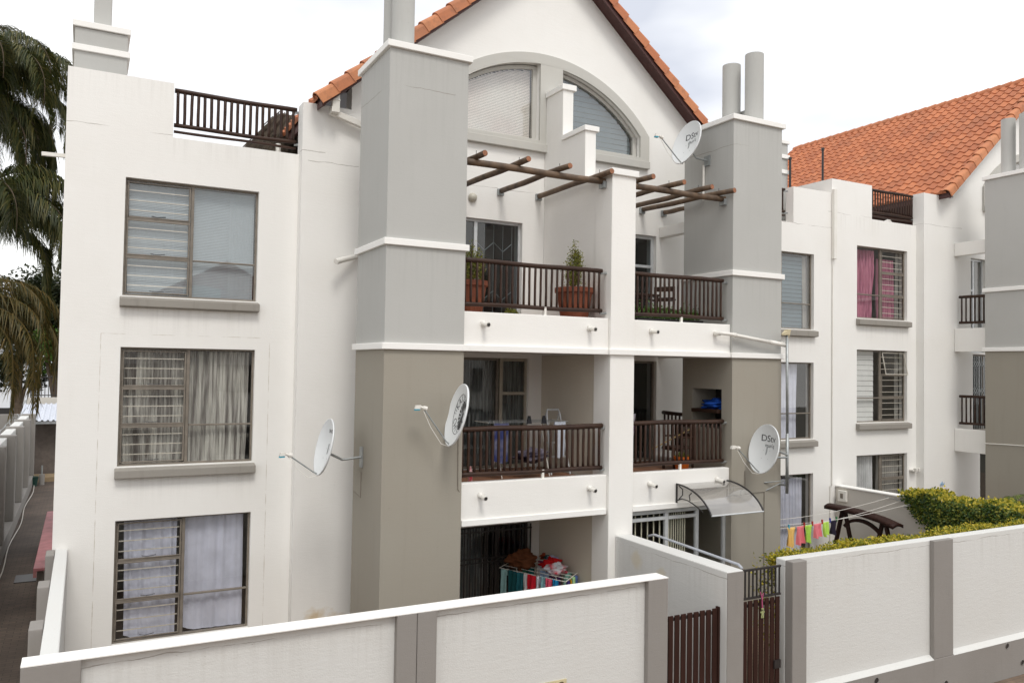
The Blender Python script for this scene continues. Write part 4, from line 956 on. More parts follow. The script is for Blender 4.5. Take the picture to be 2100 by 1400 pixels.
# terrace with fence, white house, trees
tw = thing('terrace_wall', 'beige terrace wall top behind the carport roof', 'wall', (-1.4, 42, -4)); link('wall_body', MB().box(-2.2, 1.0, 41.9, 42.3, -5, -1.72), M['divider'], tw)
gwl = thing('garden_wall', 'brownish garden wall behind the boundary wall at the left edge', 'wall', (-4, 38, -4)); link('wall_body', MB().box(-8.0, -2.15, 40.0, 40.3, -5, -2.35), M['pil'], gwl)
fe = thing('bar_fence', 'black vertical bar fence on the beige terrace wall', 'fence', (-1.3, 42, -1.7)); q = MB()
for i in range(20): q.box(-2.1+i*.14, -2.07+i*.14, 42.05, 42.08, -1.72, -.75)
q.box(-2.1, .6, 42.04, 42.09, -.82, -.78).box(-2.1, .6, 42.04, 42.09, -1.64, -1.60); link('bars', q, M['steel'], fe)
hw_ = thing('house', 'low white house with dark doorway behind the palm fronds', 'house', (-6, 60, -4))
link('wall', MB().box(-9, -1.6, 60, 66, -5.5, -.25), stucco('house_plaster', (.74, .76, .80)), hw_)
link('roof', MB().prism([(-9.3, 59.6, -.25), (-1.3, 59.6, -.25), (-1.3, 62.8, .55), (-9.3, 62.8, .55)], (0, .15, .12)), plain('pale_roof_sheet', (.45, .47, .50), .6), hw_)
link('door', MB().box(-4.8, -4.0, 59.95, 59.99, -5, -3.1), M['steel'], hw_); link('window', MB().box(-3.6, -2.9, 59.95, 59.99, -3.6, -2.6), M['glass'], hw_)

def crown(mb, c, rad, n, L, rnd, flat=.8, clumps=9):
    cs = []
    for i in range(clumps):
        a = rnd.random()*6.28; e_ = rnd.uniform(-.5, 1.2); rr = rnd.uniform(.35, .75)
        cs.append((Vector((math.cos(a)*math.cos(e_)*rr*rad[0], math.sin(a)*math.cos(e_)*rr*rad[1], math.sin(e_)*rr*rad[2])), rnd.uniform(.28, .5)))
    for i in range(n):
        cc, cr_ = cs[i % clumps]; d = Vector((rnd.gauss(0, 1), rnd.gauss(0, 1), rnd.gauss(0, 1))).normalized()
        p = Vector(c)+cc+Vector((d.x*rad[0], d.y*rad[1], d.z*rad[2]))*cr_*rnd.uniform(.75, 1.05)
        mb.leaf(p, (rnd.gauss(0, 1), rnd.gauss(0, 1), rnd.gauss(0, .6)), (rnd.gauss(0, .6), rnd.gauss(0, .6), 1), L*rnd.uniform(.6, 1.2), L*.5)
def tree(label, base, h, rad, mat, n, L, seed, clumps=12):
    rnd = random.Random(seed); t = thing('tree', label, 'tree', base); b_ = Vector(base); c = b_+Vector((0, 0, h-rad[2]*.8))
    q = MB().tube([b_, b_+Vector((.1, 0, h*.4)), c], [.3, .22, .1], 8)
    for i in range(5): a = i*1.26; q.tube([b_+Vector((.1, 0, h*.4)), c+Vector((math.cos(a)*rad[0]*.5, math.sin(a)*rad[1]*.5, rad[2]*.2))], [.14, .04], 6)
    link('trunk', q, M['bark'], t); mb = MB(); crown(mb, c, rad, n, L, rnd, clumps=clumps); link('crown', mb, mat, t, fixn=False)
tree('broad dark olive tree far behind the alley, against the sky', (-2.6, 74, -5), 11.6, (4.6, 3, 4.6), M['leafd'], 13000, .42, 5, 30)
tree('dark olive tree at the left edge behind the palm fronds', (-7.5, 72, -5), 10.6, (4.4, 3, 4.6), M['leafd'], 9000, .42, 6, 22)
tree('bright green bushy tree behind the black bar fence', (-1.35, 48, -5), 6.6, (1.25, 1.4, 1.7), M['leafb'], 4500, .28, 8, 14)
tree('small dark shrub tree beside the bright green tree', (-.6, 50, -5), 6.4, (1.3, 1.2, 2.0), M['leafd'], 3000, .25, 9, 10)
tree('small brownish tree between the white house and the fence', (-3.1, 50, -5), 5.8, (1.3, 1.2, 1.7), M['leafd'], 3000, .25, 10, 10)

# palms: long arching rachis with hanging leaflets
def palm(label, base, top, fronds, mat, Lf, leaf=.42, seed=1, n=95, droop=.9, name='palm_tree', w_=.022, trunk=True, hang=.8):
    rnd = random.Random(seed); t = thing(name, label, 'palm', base); top = Vector(top)
    if trunk: link('trunk', MB().tube([base, (Vector(base)+top)/2+Vector((.05, 0, 0)), top], [.2, .17, .14], 12, wob=.05), M['bark'], t, smooth='auto')
    for (az, el, k) in fronds:
        mb = MB(); rc = MB(); d = Vector((math.cos(Rd(az)), math.sin(Rd(az)), 0)); L = Lf*k; pts = []
        p = top.copy(); e_ = Rd(el); m = 26
        for i in range(m+1):
            pts.append(p.copy()); s_ = i/m
            p = p+(d*math.cos(e_)+Vector((0, 0, math.sin(e_))))*L/m; e_ -= droop*(.35+1.3*s_)*3.1/m*(1 if e_ > -1.45 else .12)
        rc.tube(pts, [.022*(1-i/(m+2))+.003 for i in range(m+1)], 5)
        fr = link('frond', rc, M['leafy'] if mat is M['leafy'] else M['bark'], t)
        side = Vector((-d.y, d.x, 0))
        for i in range(n):
            s_ = .10+.90*i/n; f = s_*m; k0 = min(int(f), m-1); P = pts[k0].lerp(pts[k0+1], f-k0); T = (pts[k0+1]-pts[k0]).normalized()
            ll = leaf*(math.sin(min(1, s_*1.25+.12)*3.0)*.6+.5)*rnd.uniform(.8, 1.15)
            for sg in (-1, 1):
                o = (side*sg*rnd.uniform(.7, 1.1)+T*rnd.uniform(.5, .9)+Vector((0, 0, rnd.uniform(-.1, .5)))).normalized()
                q0 = P; q1 = q0+o*ll*.35; dn = (o*.35+Vector((0, 0, -hang))+Vector((rnd.gauss(0, .10), rnd.gauss(0, .10), 0))).normalized(); q2 = q1+(o*.4+dn*.7).normalized()*ll*.3; q3 = q2+dn*ll*.55
                ws = o.cross(Vector((0, 0, 1))); ws = (ws.normalized() if ws.length > .01 else T)*w_/2
                kk = len(mb.v); mb.v += [q0-ws*.5, q0+ws*.5, q1-ws, q1+ws, q2-ws*.8, q2+ws*.8, q3]
                mb.f += [(kk, kk+1, kk+3, kk+2), (kk+2, kk+3, kk+5, kk+4), (kk+4, kk+5, kk+6)]
        link('leaflets', mb, mat, fr, fixn=False)
    return t
palm('tall green palm with drooping feathery fronds at the left edge', (-2.6, 19.5, -5.2), (-2.35, 19.5, 5.25),
     [(5, 66, 1.0), (-28, 58, 1.0), (-5, 50, 1.0), (18, 56, .95), (40, 60, .9), (-50, 50, 1), (-14, 36, .85), (-40, 70, .9), (70, 50, .8), (130, 50, .8), (200, 40, .8), (260, 50, .8), (-66, 60, .9), (8, 18, .75), (-25, 8, .8), (30, 24, .8), (62, 86, 1.2), (48, 80, 1.0), (-2, 4, .9), (20, 0, .9), (-40, 0, .9), (50, 10, .9), (-70, 10, 1.0), (0, -20, .85)],
     M['leafp'], 3.5, .70, 3, 230, 1.0, w_=.019, hang=1.0)
palm('second green palm crown hanging lower at the left edge', (-2.5, 18.6, -5.2), (-2.15, 18.6, 2.6),
     [(5, 60, 1.0), (-20, 55, 1.0), (20, 50, .95), (-35, 40, 1.0), (0, 30, .95), (40, 50, .9), (-60, 50, .9), (-12, 10, .8), (200, 50, .8), (-8, 72, .9), (10, 30, .9), (-26, 24, 1.0)],
     M['leafp'], 3.3, .70, 31, 230, 1.0, w_=.019, hang=1.0)
palm('lower palm with yellow-brown drying fronds at the left edge', (-2.5, 15.2, -5.2), (-2.20, 15.2, .55),
     [(4, 48, 1.0), (-10, 34, 1.05), (-20, 56, .95), (14, 20, .9), (-30, 30, 1.0), (30, 40, .8), (150, 40, .7), (230, 40, .8), (-4, 4, .85), (2, 20, .95), (-14, 14, 1), (10, 36, 1), (-24, 40, 1), (-2, 54, 1), (-34, 22, .9)],
     M['leafy'], 2.6, .5, 4, 95, .95, w_=.014, hang=.7)

# thatched lapa roof on the flat roof, left
tl = thing('thatched_shelter', 'grey thatched shelter roof behind the dark railing on the flat roof', 'shelter', (3.6, 16.5, 3.3))
mb = MB(); rnd = random.Random(3)
for i in range(900):
    t_ = rnd.random(); s_ = rnd.random(); xa = 2.95+t_*1.9; top_ = Vector((3.36+t_*.9, 16.5, 5.10)); low = Vector((2.40+t_*2.2, 16.0, 3.95))
    a = top_.lerp(low, s_*.8); b_ = top_.lerp(low, min(1, s_*.8+.25)); jx = Vector((rnd.gauss(0, .02), rnd.gauss(0, .03), rnd.gauss(0, .02))); mb.tube([a+jx, b_+jx*1.5+Vector((0, -.02, -.02))], .009, 3, cap=False)
link('thatch', mb, M['thatch'], tl, fixn=False)
link('under_roof', MB().prism([(2.42, 16.05, 3.93), (4.60, 16.05, 3.93), (4.25, 16.55, 5.08), (3.38, 16.55, 5.08)], (0, .06, .0)), M['thatch'], tl)
link('post', MB().tube([(3.25, 16.0, 3.3), (3.25, 16.0, 4.3)], .05, 8), M['plast'], tl)
sl = thing('sun_lounger_cushion', 'white cushion edge seen under the right roof railing', 'cushion', (19.2, 14.45, 3.65)); link('pad', MB().tube([(18.9, 14.4, 4.0), (19.35, 14.5, 4.08), (19.7, 14.6, 4.0)], [.04, .12, .05], 8), M['plast'], sl)

# ================================================================== hedges and plants
rnd = random.Random(12)
hg = thing('hedge', 'clipped yellow-green hedge showing above the right street wall', 'hedge', (14, 9.3, -4.86))
mb = MB()
for i in range(32000):
    x = rnd.uniform(9.55, 20.5); yy = rnd.uniform(9.05, 9.34); zt = -2.845+.028*math.sin(x*2.3)+.02*math.sin(x*5.1+1)+rnd.gauss(0, .022); z = zt-abs(rnd.gauss(0, .10))-(rnd.random()**3)*.5
    if x < 9.75 and z > -2.9: z -= .05
    mb.leaf((x, yy, z), (rnd.gauss(0, 1), rnd.gauss(0, 1), rnd.uniform(-.2, 1.4)), (rnd.gauss(0, 1), -1, rnd.gauss(0, 1)), rnd.uniform(.03, .07), .034)
for i in range(500):
    mb.leaf((rnd.uniform(9.5, 9.75), rnd.uniform(9.1, 9.6), rnd.uniform(-4.3, -2.9)), (rnd.gauss(0, 1), rnd.gauss(0, 1), rnd.gauss(0, 1)), (1, -1, .3), .06, .035)
link('foliage', mb, M['leafh'], hg, fixn=False)
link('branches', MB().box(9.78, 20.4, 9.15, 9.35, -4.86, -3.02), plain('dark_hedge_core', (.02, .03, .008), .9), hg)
iv = thing('creeper', 'dense dark and yellow-green creeper covering the dividing wall', 'creeper', (16.8, 10.4, -4.8))
mb = MB()
for i in range(24000):
    yy = rnd.uniform(8.9, 12.15); zt = -2.72+.05*math.sin(yy*4)+.035*math.sin(yy*9)+rnd.gauss(0, .02); z = zt-rnd.random()**1.3*1.7
    lim = 12.15-(zt-z)*.95+rnd.gauss(0, .06)
    if yy > lim: continue
    dep = .10+.20*min(1, (12.2-yy)/1.4)
    x = 16.70-rnd.random()*dep if z < zt-.10 else rnd.uniform(16.70-dep, 17.05)
    mb.leaf((x, yy, z), (rnd.gauss(-.5, 1), rnd.gauss(0, 1), rnd.gauss(-.3, 1)), (-1, -.4, .5), rnd.uniform(.035, .08), .04)
link('foliage', mb, M['leafi'], iv, fixn=False)
mb = MB()
for i in range(2600):
    yy = rnd.uniform(8.9, 12.05); mb.leaf((rnd.uniform(16.45, 17.1), yy, -2.72+.05*math.sin(yy*4)+.035*math.sin(yy*9)+rnd.gauss(0, .03)), (rnd.gauss(0, 1), rnd.gauss(0, 1), 1), (-1, -.4, .5), rnd.uniform(.05, .085), .045)
link('young_foliage', mb, M['leafh'], iv, fixn=False)
palm('small fan of palm fronds behind the creeper at the right edge', (19.0, 11.2, -4.8), (19.0, 11.0, -3.35), [(a, 50+10*math.sin(a), 1) for a in range(150, 420, 24)], leafmat('young_palm_leaflet', [(.05, .09, .01), (.10, .15, .02), (.18, .22, .03)]), 1.15, .34, 9, 46, .55, 'palm_shrub', .022, False, .25)
palm('dry reddish palm frond arching left beside the small palm', (18.3, 10.9, -4.8), (18.75, 10.9, -3.3), [(200, 62, 1.0), (188, 48, .95), (214, 55, .9)], leafmat('red_dry_leaflet', [(.20, .08, .04), (.28, .14, .06), (.16, .10, .04)]), 1.25, .24, 19, 40, .9, 'palm_shrub', .016, False, .9)

def potted(label, base, rp, hp, hplant, rpl, n, seed, mat=None, tall=True, lean=0.):
    rnd = random.Random(seed); t = thing('potted_plant', label, 'potted plant', base, 'potted plants on the balconies')
    link('pot', MB().lathe(base, [(rp*.68, 0), (rp*.95, hp*.86), (rp*1.06, hp*.87), (rp*1.06, hp), (rp*.9, hp), (rp*.85, hp*.92)], 20), M['pot'], t, smooth=False)
    mb = MB(); st = MB(); b_ = Vector(base)+Vector((0, 0, hp*.95))
    for k in range(max(3, n//140)):
        a = rnd.random()*6.28; rr = rpl*rnd.uniform(.1, 1)*(.9 if k else 0); hh = hplant*(1-.62*rr/rpl)*rnd.uniform(.8, 1.02) if tall else hplant*rnd.uniform(.5, 1)
        p1 = b_+Vector((math.cos(a)*rr+lean*hh, math.sin(a)*rr, hh)); pm = b_.lerp(p1, .5)+Vector((math.cos(a)*rr*.35, math.sin(a)*rr*.35, 0)); st.tube([b_, pm, p1], [.010, .007, .003], 4)
        for j in range(150):
            s_ = rnd.uniform(.12, 1); P = (b_.lerp(pm, s_*2) if s_ < .5 else pm.lerp(p1, s_*2-1)); sp = .055*(1.15-s_*.6)
            P = P+Vector((rnd.gauss(0, sp), rnd.gauss(0, sp), rnd.gauss(0, .02)))
            mb.leaf(P, (rnd.gauss(0, 1), rnd.gauss(0, 1), rnd.uniform(.1, 1.4)), (rnd.gauss(0, 1), -1, rnd.gauss(0, .5)), rnd.uniform(.025, .05), .018)
    link('stem', st, M['bark'], t); link('foliage', mb, mat or M['leafc'], t, fixn=False)
potted('tall pointed conifer in terracotta pot at the right end of upper left balcony', (7.63, 12.0, .745), .33, .66, .90, .20, 2200, 1)
potted('spreading conifer in terracotta pot beside the left tower on upper balcony', (5.60, 12.05, .745), .30, .66, .78, .30, 2600, 2, lean=.05)
potted('small low terracotta pot of succulents by the upper left sliding door', (6.95, 13.1, .745), .16, .20, .12, .16, 500, 3, tall=False)
potted('round orange pot behind the middle right railing', (10.1, 12.0, -1.95), .16, .30, .05, .05, 300, 4, tall=False)
bpy.data.objects['pot.003'].data.materials[0] = plain('bright_orange_plastic', (.72, .16, .02), .4)
gp = thing('planter', 'green trough plants behind the upper right railing', 'planter', (9.9, 12.2, .745)); mb = MB()
for i in range(1800): mb.leaf((rnd.uniform(9.1, 10.6), rnd.uniform(12.05, 12.35), .95+abs(rnd.gauss(0, .10))), (rnd.gauss(0, 1), rnd.gauss(0, 1), 1), (0, -1, 0), .05, .025)
link('foliage', mb, M['leafb'], gp, fixn=False); link('trough', MB().box(9.05, 10.65, 12.05, 12.35, .745, .95), M['steel'], gp, bevel=.01)
bs = link('bowl', MB().lathe((8.62, 11.78, -1.95), [(.10, 0), (.135, .10), (.14, .22), (.125, .22), (.11, .05)], 18), plain('yellow_plastic', (.72, .50, .14), .45), None); tag(bs, 'yellow plastic bowl at the pier end of middle right balcony', 'bowl')

# ================================================================== balcony furniture
def chair(label, x, y, z, rot, mat, grp='dark chairs on the balconies'):
    t = thing('chair', label, 'chair', (x, y, z), grp); R_ = Matrix.Rotation(rot, 3, 'Z'); c = Vector((x, y, z))
    def bx(a0, a1, b0, b1, c0, c1, nm):
        mb = MB().box(a0, a1, b0, b1, c0, c1); mb.v = [R_ @ v+c for v in mb.v]; link(nm, mb, mat, t, bevel=.004, bseg=1)
    bx(-.22, .22, -.22, .22, .42, .455, 'seat')
    for (a, b) in ((-.2, -.2), (.2, -.2)): bx(a-.02, a+.02, b-.02, b+.02, 0, .42, 'leg')
    for a in (-.2, .2): bx(a-.02, a+.02, .19, .225, 0, .92, 'leg')
    bx(-.18, .18, .195, .22, .82, .92, 'top_slat'); bx(-.18, .18, .195, .22, .62, .70, 'back_slat'); bx(-.25, -.20, -.2, .2, .63, .66, 'armrest'); bx(.20, .25, -.2, .2, .63, .66, 'armrest')
chair('dark wooden armchair nearest the tower on the upper right balcony', 10.15, 12.75, .745, Rd(-60), M['wood'])
chair('dark wooden chair near the door on the upper right balcony', 9.0, 12.9, .745, Rd(70), M['steel'])
chair('dark wooden armchair before the fire recess on the middle right balcony', 10.25, 12.3, -1.95, Rd(-100), M['wood'])
tb = thing('table', 'small dark table between the chairs on upper right balcony', 'table', (9.55, 12.8, .745)); link('tabletop', MB().box(9.2, 9.95, 12.5, 13.1, 1.42, 1.46), M['wood'], tb, bevel=.005)
for (a, b) in ((9.25, 12.55), (9.9, 12.55), (9.25, 13.05), (9.9, 13.05)): link('leg', MB().box(a-.02, a+.02, b-.02, b+.02, .745, 1.42), M['wood'], tb)
gl_ = thing('grill_shelf', 'dark grill grate standing in the fire recess', 'grill', (11.0, 12.05, -.75)); link('grate', MB().box(10.70, 11.3, 11.70, 12.45, -.83, -.76), M['wood'], gl_, bevel=.01)
def crumple(mb, c, r, seed, sq=.55, n1=18, n2=12):
    rn = random.Random(seed); ph = [rn.random()*6 for _ in range(6)]
    def fn(a, b):
        th = a*6.2832; fi = b*math.pi; k = 1+.22*math.sin(3*th+ph[0]+2*fi)+.16*math.sin(5*th-4*fi+ph[1])+.12*math.sin(9*fi+ph[2]+2*th)+.08*math.sin(13*th+ph[3])
        return (c[0]+r[0]*k*math.cos(th)*math.sin(fi), c[1]+r[1]*k*math.sin(th)*math.sin(fi), c[2]+r[2]*k*math.cos(fi))
    return mb.grid(fn, n1*2, n2*2)
bc = link('cloth_bundle', crumple(MB(), (10.98, 12.0, -.68), (.24, .32, .09), 3), cloth('royal_blue_cloth', (.008, .055, .30)), None, smooth=True); tag(bc, 'royal blue cloth bundle lying on the grill in the fire recess', 'cloth')
bt = thing('tin_can', 'small copper coloured tin behind the blue cloth', 'tin', (11.1, 11.95, -.62)); link('can', MB().lathe((11.1, 11.95, -.60), [(.04, 0), (.04, .09), (.035, .10)], 12), plain('copper_tin', (.35, .14, .06), .4, .5), bt)

# airers
def wing_airer(label, pa, pb, pc, z, floor_z, nr=5, nm='clothes_airer', rm='plast', rr=.006):
    pa, pb, pc = Vector(pa), Vector(pb), Vector(pc); off = pc-pb
    t = thing(nm, label, 'clothes airer', ((pa.x+pc.x)/2, (pa.y+pc.y)/2, floor_z), 'wire clothes airers')
    q = MB()
    V = lambda p, zz=z: (p.x, p.y, zz)
    for i in range(nr): o = off*i/(nr-1); q.tube([V(pa+o), V(pb+o)], rr, 5)
    link('rods', q, M[rm], t); q = MB().tube([V(pa), V(pa+off)], .008, 6).tube([V(pb), V(pc)], .008, 6); link('frame', q, M['plast'], t)
    m0 = pa.lerp(pb, .2); m1 = pa.lerp(pb, .8)
    for m_ in (m0, m1):
        link('leg', MB().tube([V(m_+off*.2), V(m_+off*.85, floor_z)], .009, 6), M['plast'], t); link('leg', MB().tube([V(m_+off*.8), V(m_+off*.1, floor_z)], .009, 6), M['plast'], t)
    return t
wing_airer('white wire airer loaded with colourful washing on the ground floor patio', (6.90, 13.30, 0), (7.50, 11.95, 0), (8.30-.02, 12.60, 0), -3.72, -4.86, 6)
wing_airer('white wire airer standing behind the middle left railing', (6.15, 12.9, 0), (7.75, 12.9, 0), (7.75, 12.35, 0), -.97, -1.95, 4, rm='galv', rr=.004)
wing_airer('folded grey wire airer top behind the middle right railing', (8.75, 12.8, 0), (9.35, 12.8, 0), (9.25, 12.4, 0), -.83, -1.95, 5)
def garment(label, p, q_, L, col, amp=.018, seed=0, over=.12, nm='garment', grp='washing on the patio airer', taper=.0, c2=None):
    """cloth folded over a rod from p to q: hangs L in front and over behind"""
    p, q_ = Vector(p), Vector(q_); rn = random.Random(seed); ph = rn.random()*6; amp = amp*1.7; taper = taper+rn.uniform(-.15, .35); L = L*rn.uniform(.8, 1.25); d = (q_-p).normalized(); nrm = d.cross(Vector((0, 0, 1))).normalized()
    if nrm.y > 0: nrm = -nrm
    m = cloth(nm+'_cloth', col, c2)
    def fn(a, b):
        s_ = (a-.5)*(1-taper*b)+.5; base = p.lerp(q_, s_); t_ = b*(L+over)-over
        dz = -abs(t_)+.008; o = nrm*(.012 if t_ > 0 else -.012)
        o = o+nrm*(math.sin(a*9+ph+b*2)*amp*b+math.sin(a*23+ph)*amp*.3*b)
        return base+o+Vector((0, 0, dz+.02*math.sin(a*5+ph)*b))
    o = link(nm, MB().grid(fn, 14, 12), m, None, smooth=True, fixn=False); tag(o, label, 'garment', grp)
    return o
a_, b_, c_ = Vector((6.90, 13.30, -3.72)), Vector((7.50, 11.95, -3.72)), Vector((8.28, 12.60, -3.72)); off = c_-b_
L1 = [('pale aqua trousers hanging at the door end of the patio airer', .02, .13, .50, (.30, .50, .50)), ('dark teal top next to the aqua trousers', .15, .27, .55, (.012, .09, .10)), ('teal shirt hanging in the middle of the front rod', .27, .38, .52, (.02, .14, .17)),
      ('white vest between teal shirt and red top', .39, .44, .36, (.72, .72, .72)), ('bright red top with white ring on the front rod', .45, .56, .30, (.62, .015, .03)), ('white long sleeve on the front rod right of the red top', .57, .63, .36, (.66, .68, .74)),
      ('pale turquoise towel with wooden peg on the front rod', .64, .71, .36, (.26, .46, .50)), ('red and pink patterned shorts on the front rod', .72, .80, .28, (.60, .08, .14)), ('blue sock pair near the corner of the patio airer', .82, .89, .22, (.01, .17, .36))]
for i, (lb, t0, t1, L, c) in enumerate(L1): garment(lb, a_.lerp(b_, t0), a_.lerp(b_, t1), L, c, seed=i, c2=(.70, .10, .16) if 'patterned' in lb else None)
L2 = [('navy garment at the near corner of the patio airer', .06, .16, .30, (.035, .02, .12)), ('mustard yellow garment hanging on the right edge of the patio airer', .20, .30, .36, (.62, .30, .02)), ('pale green long-sleeved top on the right edge', .33, .47, .42, (.38, .62, .30)),
      ('blue denim garment between the green and pink tops', .50, .62, .42, (.10, .16, .36)), ('dusty pink top on the right edge of the airer', .66, .78, .44, (.62, .30, .36)), ('deep purple garment at the wall end of the airer', .84, .98, .46, (.06, .012, .16))]
for i, (lb, t0, t1, L, c) in enumerate(L2): garment(lb, b_.lerp(c_, t0)+Vector((0, 0, 0)), b_.lerp(c_, t1), L, c, seed=20+i, over=.3)
mid = (a_+c_)/2
L3 = [('forest green top over the second rod of the patio airer', .2, .30, .38, .30, (.02, .10, .06)), ('pale blue sleeve over the third rod of the patio airer', .4, .52, .64, .30, (.30, .42, .60)), ('white t-shirt over the fourth rod of the patio airer', .6, .40, .54, .34, (.72, .72, .74)),
      ('violet top over the fifth rod of the patio airer', .8, .55, .70, .36, (.16, .08, .30)), ('plum cloth over the far rod of the patio airer', 1., .30, .48, .36, (.20, .04, .10)), ('teal cloth over the far rod near the wall', 1., .05, .24, .36, (.02, .18, .18)), ('mint cloth over the fourth rod near the corner', .6, .80, .94, .3, (.30, .55, .45))]
for i, (lb, k_, t0, t1, L, c) in enumerate(L3): garment(lb, a_.lerp(b_, t0)+off*k_, a_.lerp(b_, t1)+off*k_, L, c, seed=120+i, over=.25)
for i, (lb, dx, dy, r, c) in enumerate([('brown fleece blanket heaped on the patio airer', -.28, .22, (.25, .22, .15), (.13, .045, .018)), ('red shirt bundled on the middle of the patio airer', .22, -.02, (.18, .16, .09), (.62, .012, .015)), ('crumpled white and red shirt at the front of the patio airer', .10, -.38, (.19, .15, .09), (.72, .72, .76)),
     ('lavender cloth folded over the back rods of the patio airer', .42, .20, (.14, .20, .06), (.46, .48, .66)), ('dark teal cloth over the back rods of the patio airer', .55, .42, (.16, .16, .06), (.015, .12, .13)), ('rust coloured cloth at the far corner of the patio airer', .55, .60, (.18, .10, .07), (.26, .05, .02))]):
    m = cloth('bundle_cloth', c, (.62, .02, .05) if 'white and red' in lb else None, 6)
    o = link('cloth_bundle', crumple(MB(), (mid.x+dx, mid.y+dy, -3.66+(.07 if i == 0 else 0)), r, 40+i), m, None, smooth=True); tag(o, lb, 'cloth', 'washing on the patio airer')
# middle left balcony things
ld = thing('step_ladder', 'aluminium step ladder leaning behind the middle left railing', 'ladder', (7.72, 12.95, -1.95))
for x in (7.60, 7.88): link('rail', MB().tube([(x-.06 if x < 7.7 else x+.06, 12.55, -1.95), (x, 12.85, -.85)], .018, 6), M['alum'], ld); link('rear_leg', MB().tube([(x, 13.25, -1.95), (x, 12.88, -.86)], .014, 6), M['alum'], ld)
link('top_handle', MB().tube([(7.60, 12.85, -.86), (7.62, 12.87, -.79), (7.86, 12.87, -.79), (7.88, 12.85, -.86)], .02, 8), M['alum'], ld)
for z in (-1.65, -1.40, -1.15): link('tread', MB().box(7.57, 7.91, 12.62+(z+1.65)*.27, 12.72+(z+1.65)*.27, z, z+.025), M['alum'], ld)
G2 = 'washing on the middle left balcony'
garment('navy and white striped towel hanging left on the middle airer', (6.25, 12.36, -.97), (6.55, 12.36, -.97), .75, (.04, .05, .16), seed=60, c2=(.22, .22, .28), grp=G2, nm='towel')
garment('white towel hanging at the ladder on the middle left balcony', (7.45, 12.34, -.97), (7.70, 12.34, -.97), .55, (.62, .66, .74), seed=61, grp=G2, nm='towel', taper=.3)
o = link('cloth_bundle', crumple(MB(), (7.0, 12.3, -1.55), (.28, .12, .10), 65), cloth('black_lilac_cloth', (.02, .015, .03), (.22, .20, .25), 4), None, smooth=True); tag(o, 'black and lilac cloth slung low under the middle left airer', 'cloth')
for i, x in enumerate((6.95, 7.25)):
    o = link('large_peg', MB().prism([(x-.05, 12.34, -1.0), (x+.05, 12.34, -1.0), (x+.02, 12.34, -.86), (x-.02, 12.34, -.86)], (0, .03, 0)), M['blk'], None); tag(o, ('left' if i == 0 else 'right')+' of two big black pegs clipped to the middle left airer', 'peg', 'black pegs on the airer')
garment('dark purple and white garment on the middle right airer', (8.8, 12.4, -.85), (9.3, 12.4, -.85), .45, (.08, .03, .09), seed=66, c2=(.6, .58, .6), grp='washing on the middle right balcony')
o = link('bottle', MB().lathe((5.75, 12.2, -1.95), [(.04, 0), (.04, .18), (.015, .24), (.015, .28)], 10), plain('red_white_bottle', (.62, .03, .04), .4, var=.33, c2=(.7, .7, .7), vs=12), None); tag(o, 'small red and white bottle on the floor beside the left tower', 'bottle')
br = thing('bamboo_cane', 'pale bamboo cane leaning behind the middle right railing', 'cane', (9.6, 11.7, -1.95)); link('cane', MB().tube([(9.15, 11.68, -1.45), (10.0, 11.68, -1.12)], .012, 6), plain('bamboo', (.45, .30, .12), .6), br)

# clothesline with cloths
cl = thing('clothesline', 'wire clothesline strung from the right tower to the creeper wall', 'clothesline', (14, 12, -3.2))
ends = [((12.05, 11.75, -3.16), (16.6, 12.1, -2.93)), ((12.05, 11.95, -3.12), (16.6, 11.85, -2.96)), ((12.05, 12.2, -3.08), (16.6, 12.4, -2.90))]
q = MB()
for (p, r_) in ends:
    p, r_ = Vector(p), Vector(r_); q.tube([p.lerp(r_, i/12)-Vector((0, 0, .10*math.sin(math.pi*i/12))) for i in range(13)], .0055, 4)
link('lines', q, M['plast'], cl); link('bracket', MB().tube([(16.62, 11.75, -2.96), (16.62, 12.5, -2.90)], .012, 5).tube([(16.7, 11.8, -2.97), (16.3, 11.8, -3.0)], .01, 5), M['galv'], cl)
def on_line(x): 
    p, r_ = Vector(ends[0][0]), Vector(ends[0][1]); t_ = (x-p.x)/(r_.x-p.x); return p.lerp(r_, t_)-Vector((0, 0, .10*math.sin(math.pi*t_)))
items = [(12.66, 12.92, (.82, .52, .16), 'yellow-orange cloth, leftmost on the clothesline'), (12.96, 13.18, (.78, .20, .22), 'coral pink cloth second from the left on the clothesline'), (13.20, 13.45, (.42, .66, .10), 'lime green cloth between two pink ones on the clothesline'),
         (13.49, 13.75, (.80, .22, .25), 'coral pink cloth fourth from the left on the clothesline'), (13.80, 13.98, (.48, .72, .12), 'narrow lime green cloth beside the black one'), (14.02, 14.28, (.025, .02, .035), 'black cloth at the right end of the clothesline')]
for i, (xa, xb, c, lb) in enumerate(items):
    g_ = garment(lb, on_line(xa), on_line(xb), .36, c, seed=80+i, over=.01, grp='cloths on the clothesline', nm='hanging_cloth', taper=.12, amp=.03)
PC = [(.10, .45, .62), (.45, .03, .02), (.45, .03, .02), (.45, .03, .02), (.03, .05, .35), (.02, .2, .06)]
PN = ['light blue', 'red', 'red', 'red', 'dark blue', 'green']
q = MB()
for i, x in enumerate((12.72, 13.2, 13.46, 13.78, 14.04, 14.26)):
    p = on_line(x); o = link('clothes_peg', MB().box(p.x-.012, p.x+.012, p.y-.02, p.y+.012, p.z-.03, p.z+.06), plain('peg_plastic', PC[i], .5), None)
    tag(o, PN[i]+' peg on the clothesline, number %s from the left' % ['one', 'two', 'three', 'four', 'five', 'six'][i], 'peg', 'pegs on the clothesline')
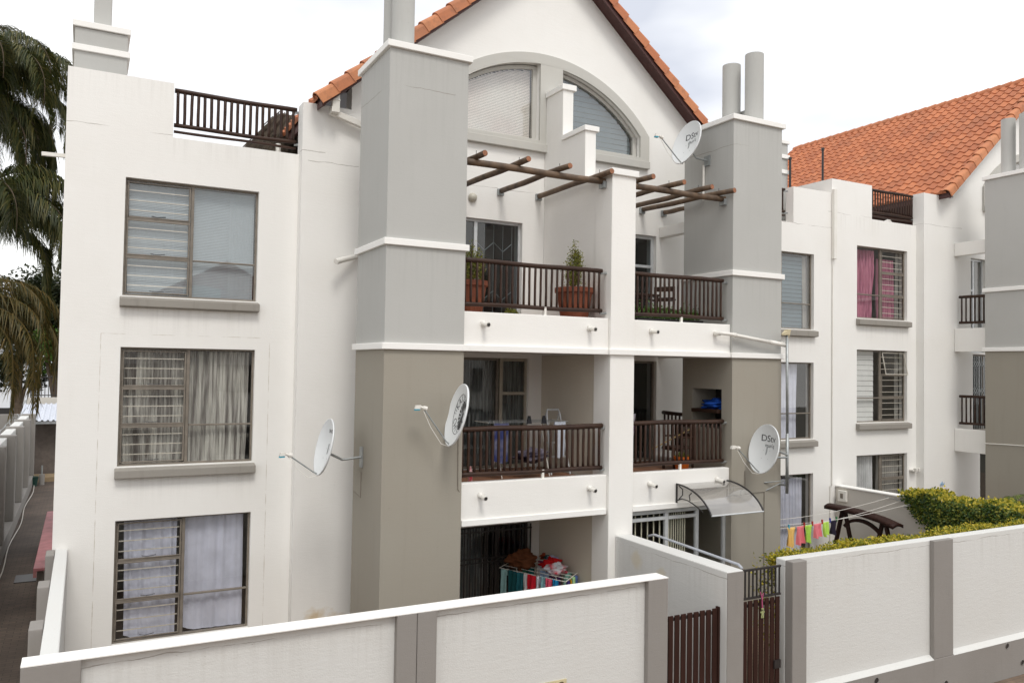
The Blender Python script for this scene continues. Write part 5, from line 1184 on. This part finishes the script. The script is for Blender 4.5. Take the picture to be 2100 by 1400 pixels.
# swing seat
sw = thing('garden_swing', 'dark brown wooden garden swing frame with curved canopy beside the dividing wall', 'swing', (15.9, 12.6, -4.86))
cp = MB()
def can(a, b):
    yy = 13.50-a*1.85; z = -3.20+.05*math.sin(a*3.1)-.13*a-.03*max(0, a-.8)*5
    x = 15.72+b*.36; return (x, yy, z+.05*math.sin(b*math.pi))
cp.grid(can, 20, 6); cp.grid(lambda a, b: Vector(can(a, b))-Vector((0, 0, .07)), 20, 6)
for b in (0, 1): cp.grid(lambda a, t, b=b: Vector(can(a, b))-Vector((0, 0, .07*t)), 20, 1)
for a in (0, 1): cp.grid(lambda b, t, a=a: Vector(can(a, b))-Vector((0, 0, .07*t)), 6, 1)
link('canopy', cp, M['slat'], sw, smooth='auto')
for yy in (13.08, 12.0):
    zt = -3.22-.13*(13.5-yy)/1.85
    link('a_frame', MB().tube([(15.9, yy+.42, -4.86), (15.9, yy+.03, zt)], .05, 4).tube([(15.9, yy-.42, -4.86), (15.9, yy-.03, zt)], .05, 4).tube([(15.9, yy+.20, -4.0), (15.9, yy-.20, -4.0)], .035, 4), M['slat'], sw)
link('curved_beam', MB().tube([(15.9, 13.05-1.02*i/10, -3.62+.25*math.sin(math.pi*i/10)**.6-.10*i/10) for i in range(11)], .05, 4), M['slat'], sw)
link('seat', MB().box(15.65, 16.15, 12.1, 13.0, -4.4, -4.34), M['slat'], sw)

# ================================================================== the block across the street, mirrored in the windows
ob = thing('apartment_building', 'opposite grey and white block with orange roof, seen only reflected in the window panes', 'building', (6, -14, -5.5))
link('wall', MB().box(-14, 28, -20, -12, -5.53, 1.6), M['yard'], ob)
for (xa, xb, zt) in ((-9, -7.5, 3.4), (4, 5.5, 3.4), (15, 16.5, 3.4)): link('tower', MB().box(xa, xb, -12.0, -11.0, -5.53, zt), M['grey'], ob)
for xc in (-6, 6, 18): link('roof', MB().prism([(xc-6, -12.5, 1.6), (xc+6, -12.5, 1.6), (xc, -12.5, 4.9)], (0, -7, 0)), M['tilev'], ob)
for i in range(9):
    for z in (-4.2, -1.2, 1.0): link('window', MB().box(-12+i*4.4, -10.2+i*4.4, -11.99, -11.9, z-.2, z+1.1), M['room'], ob)
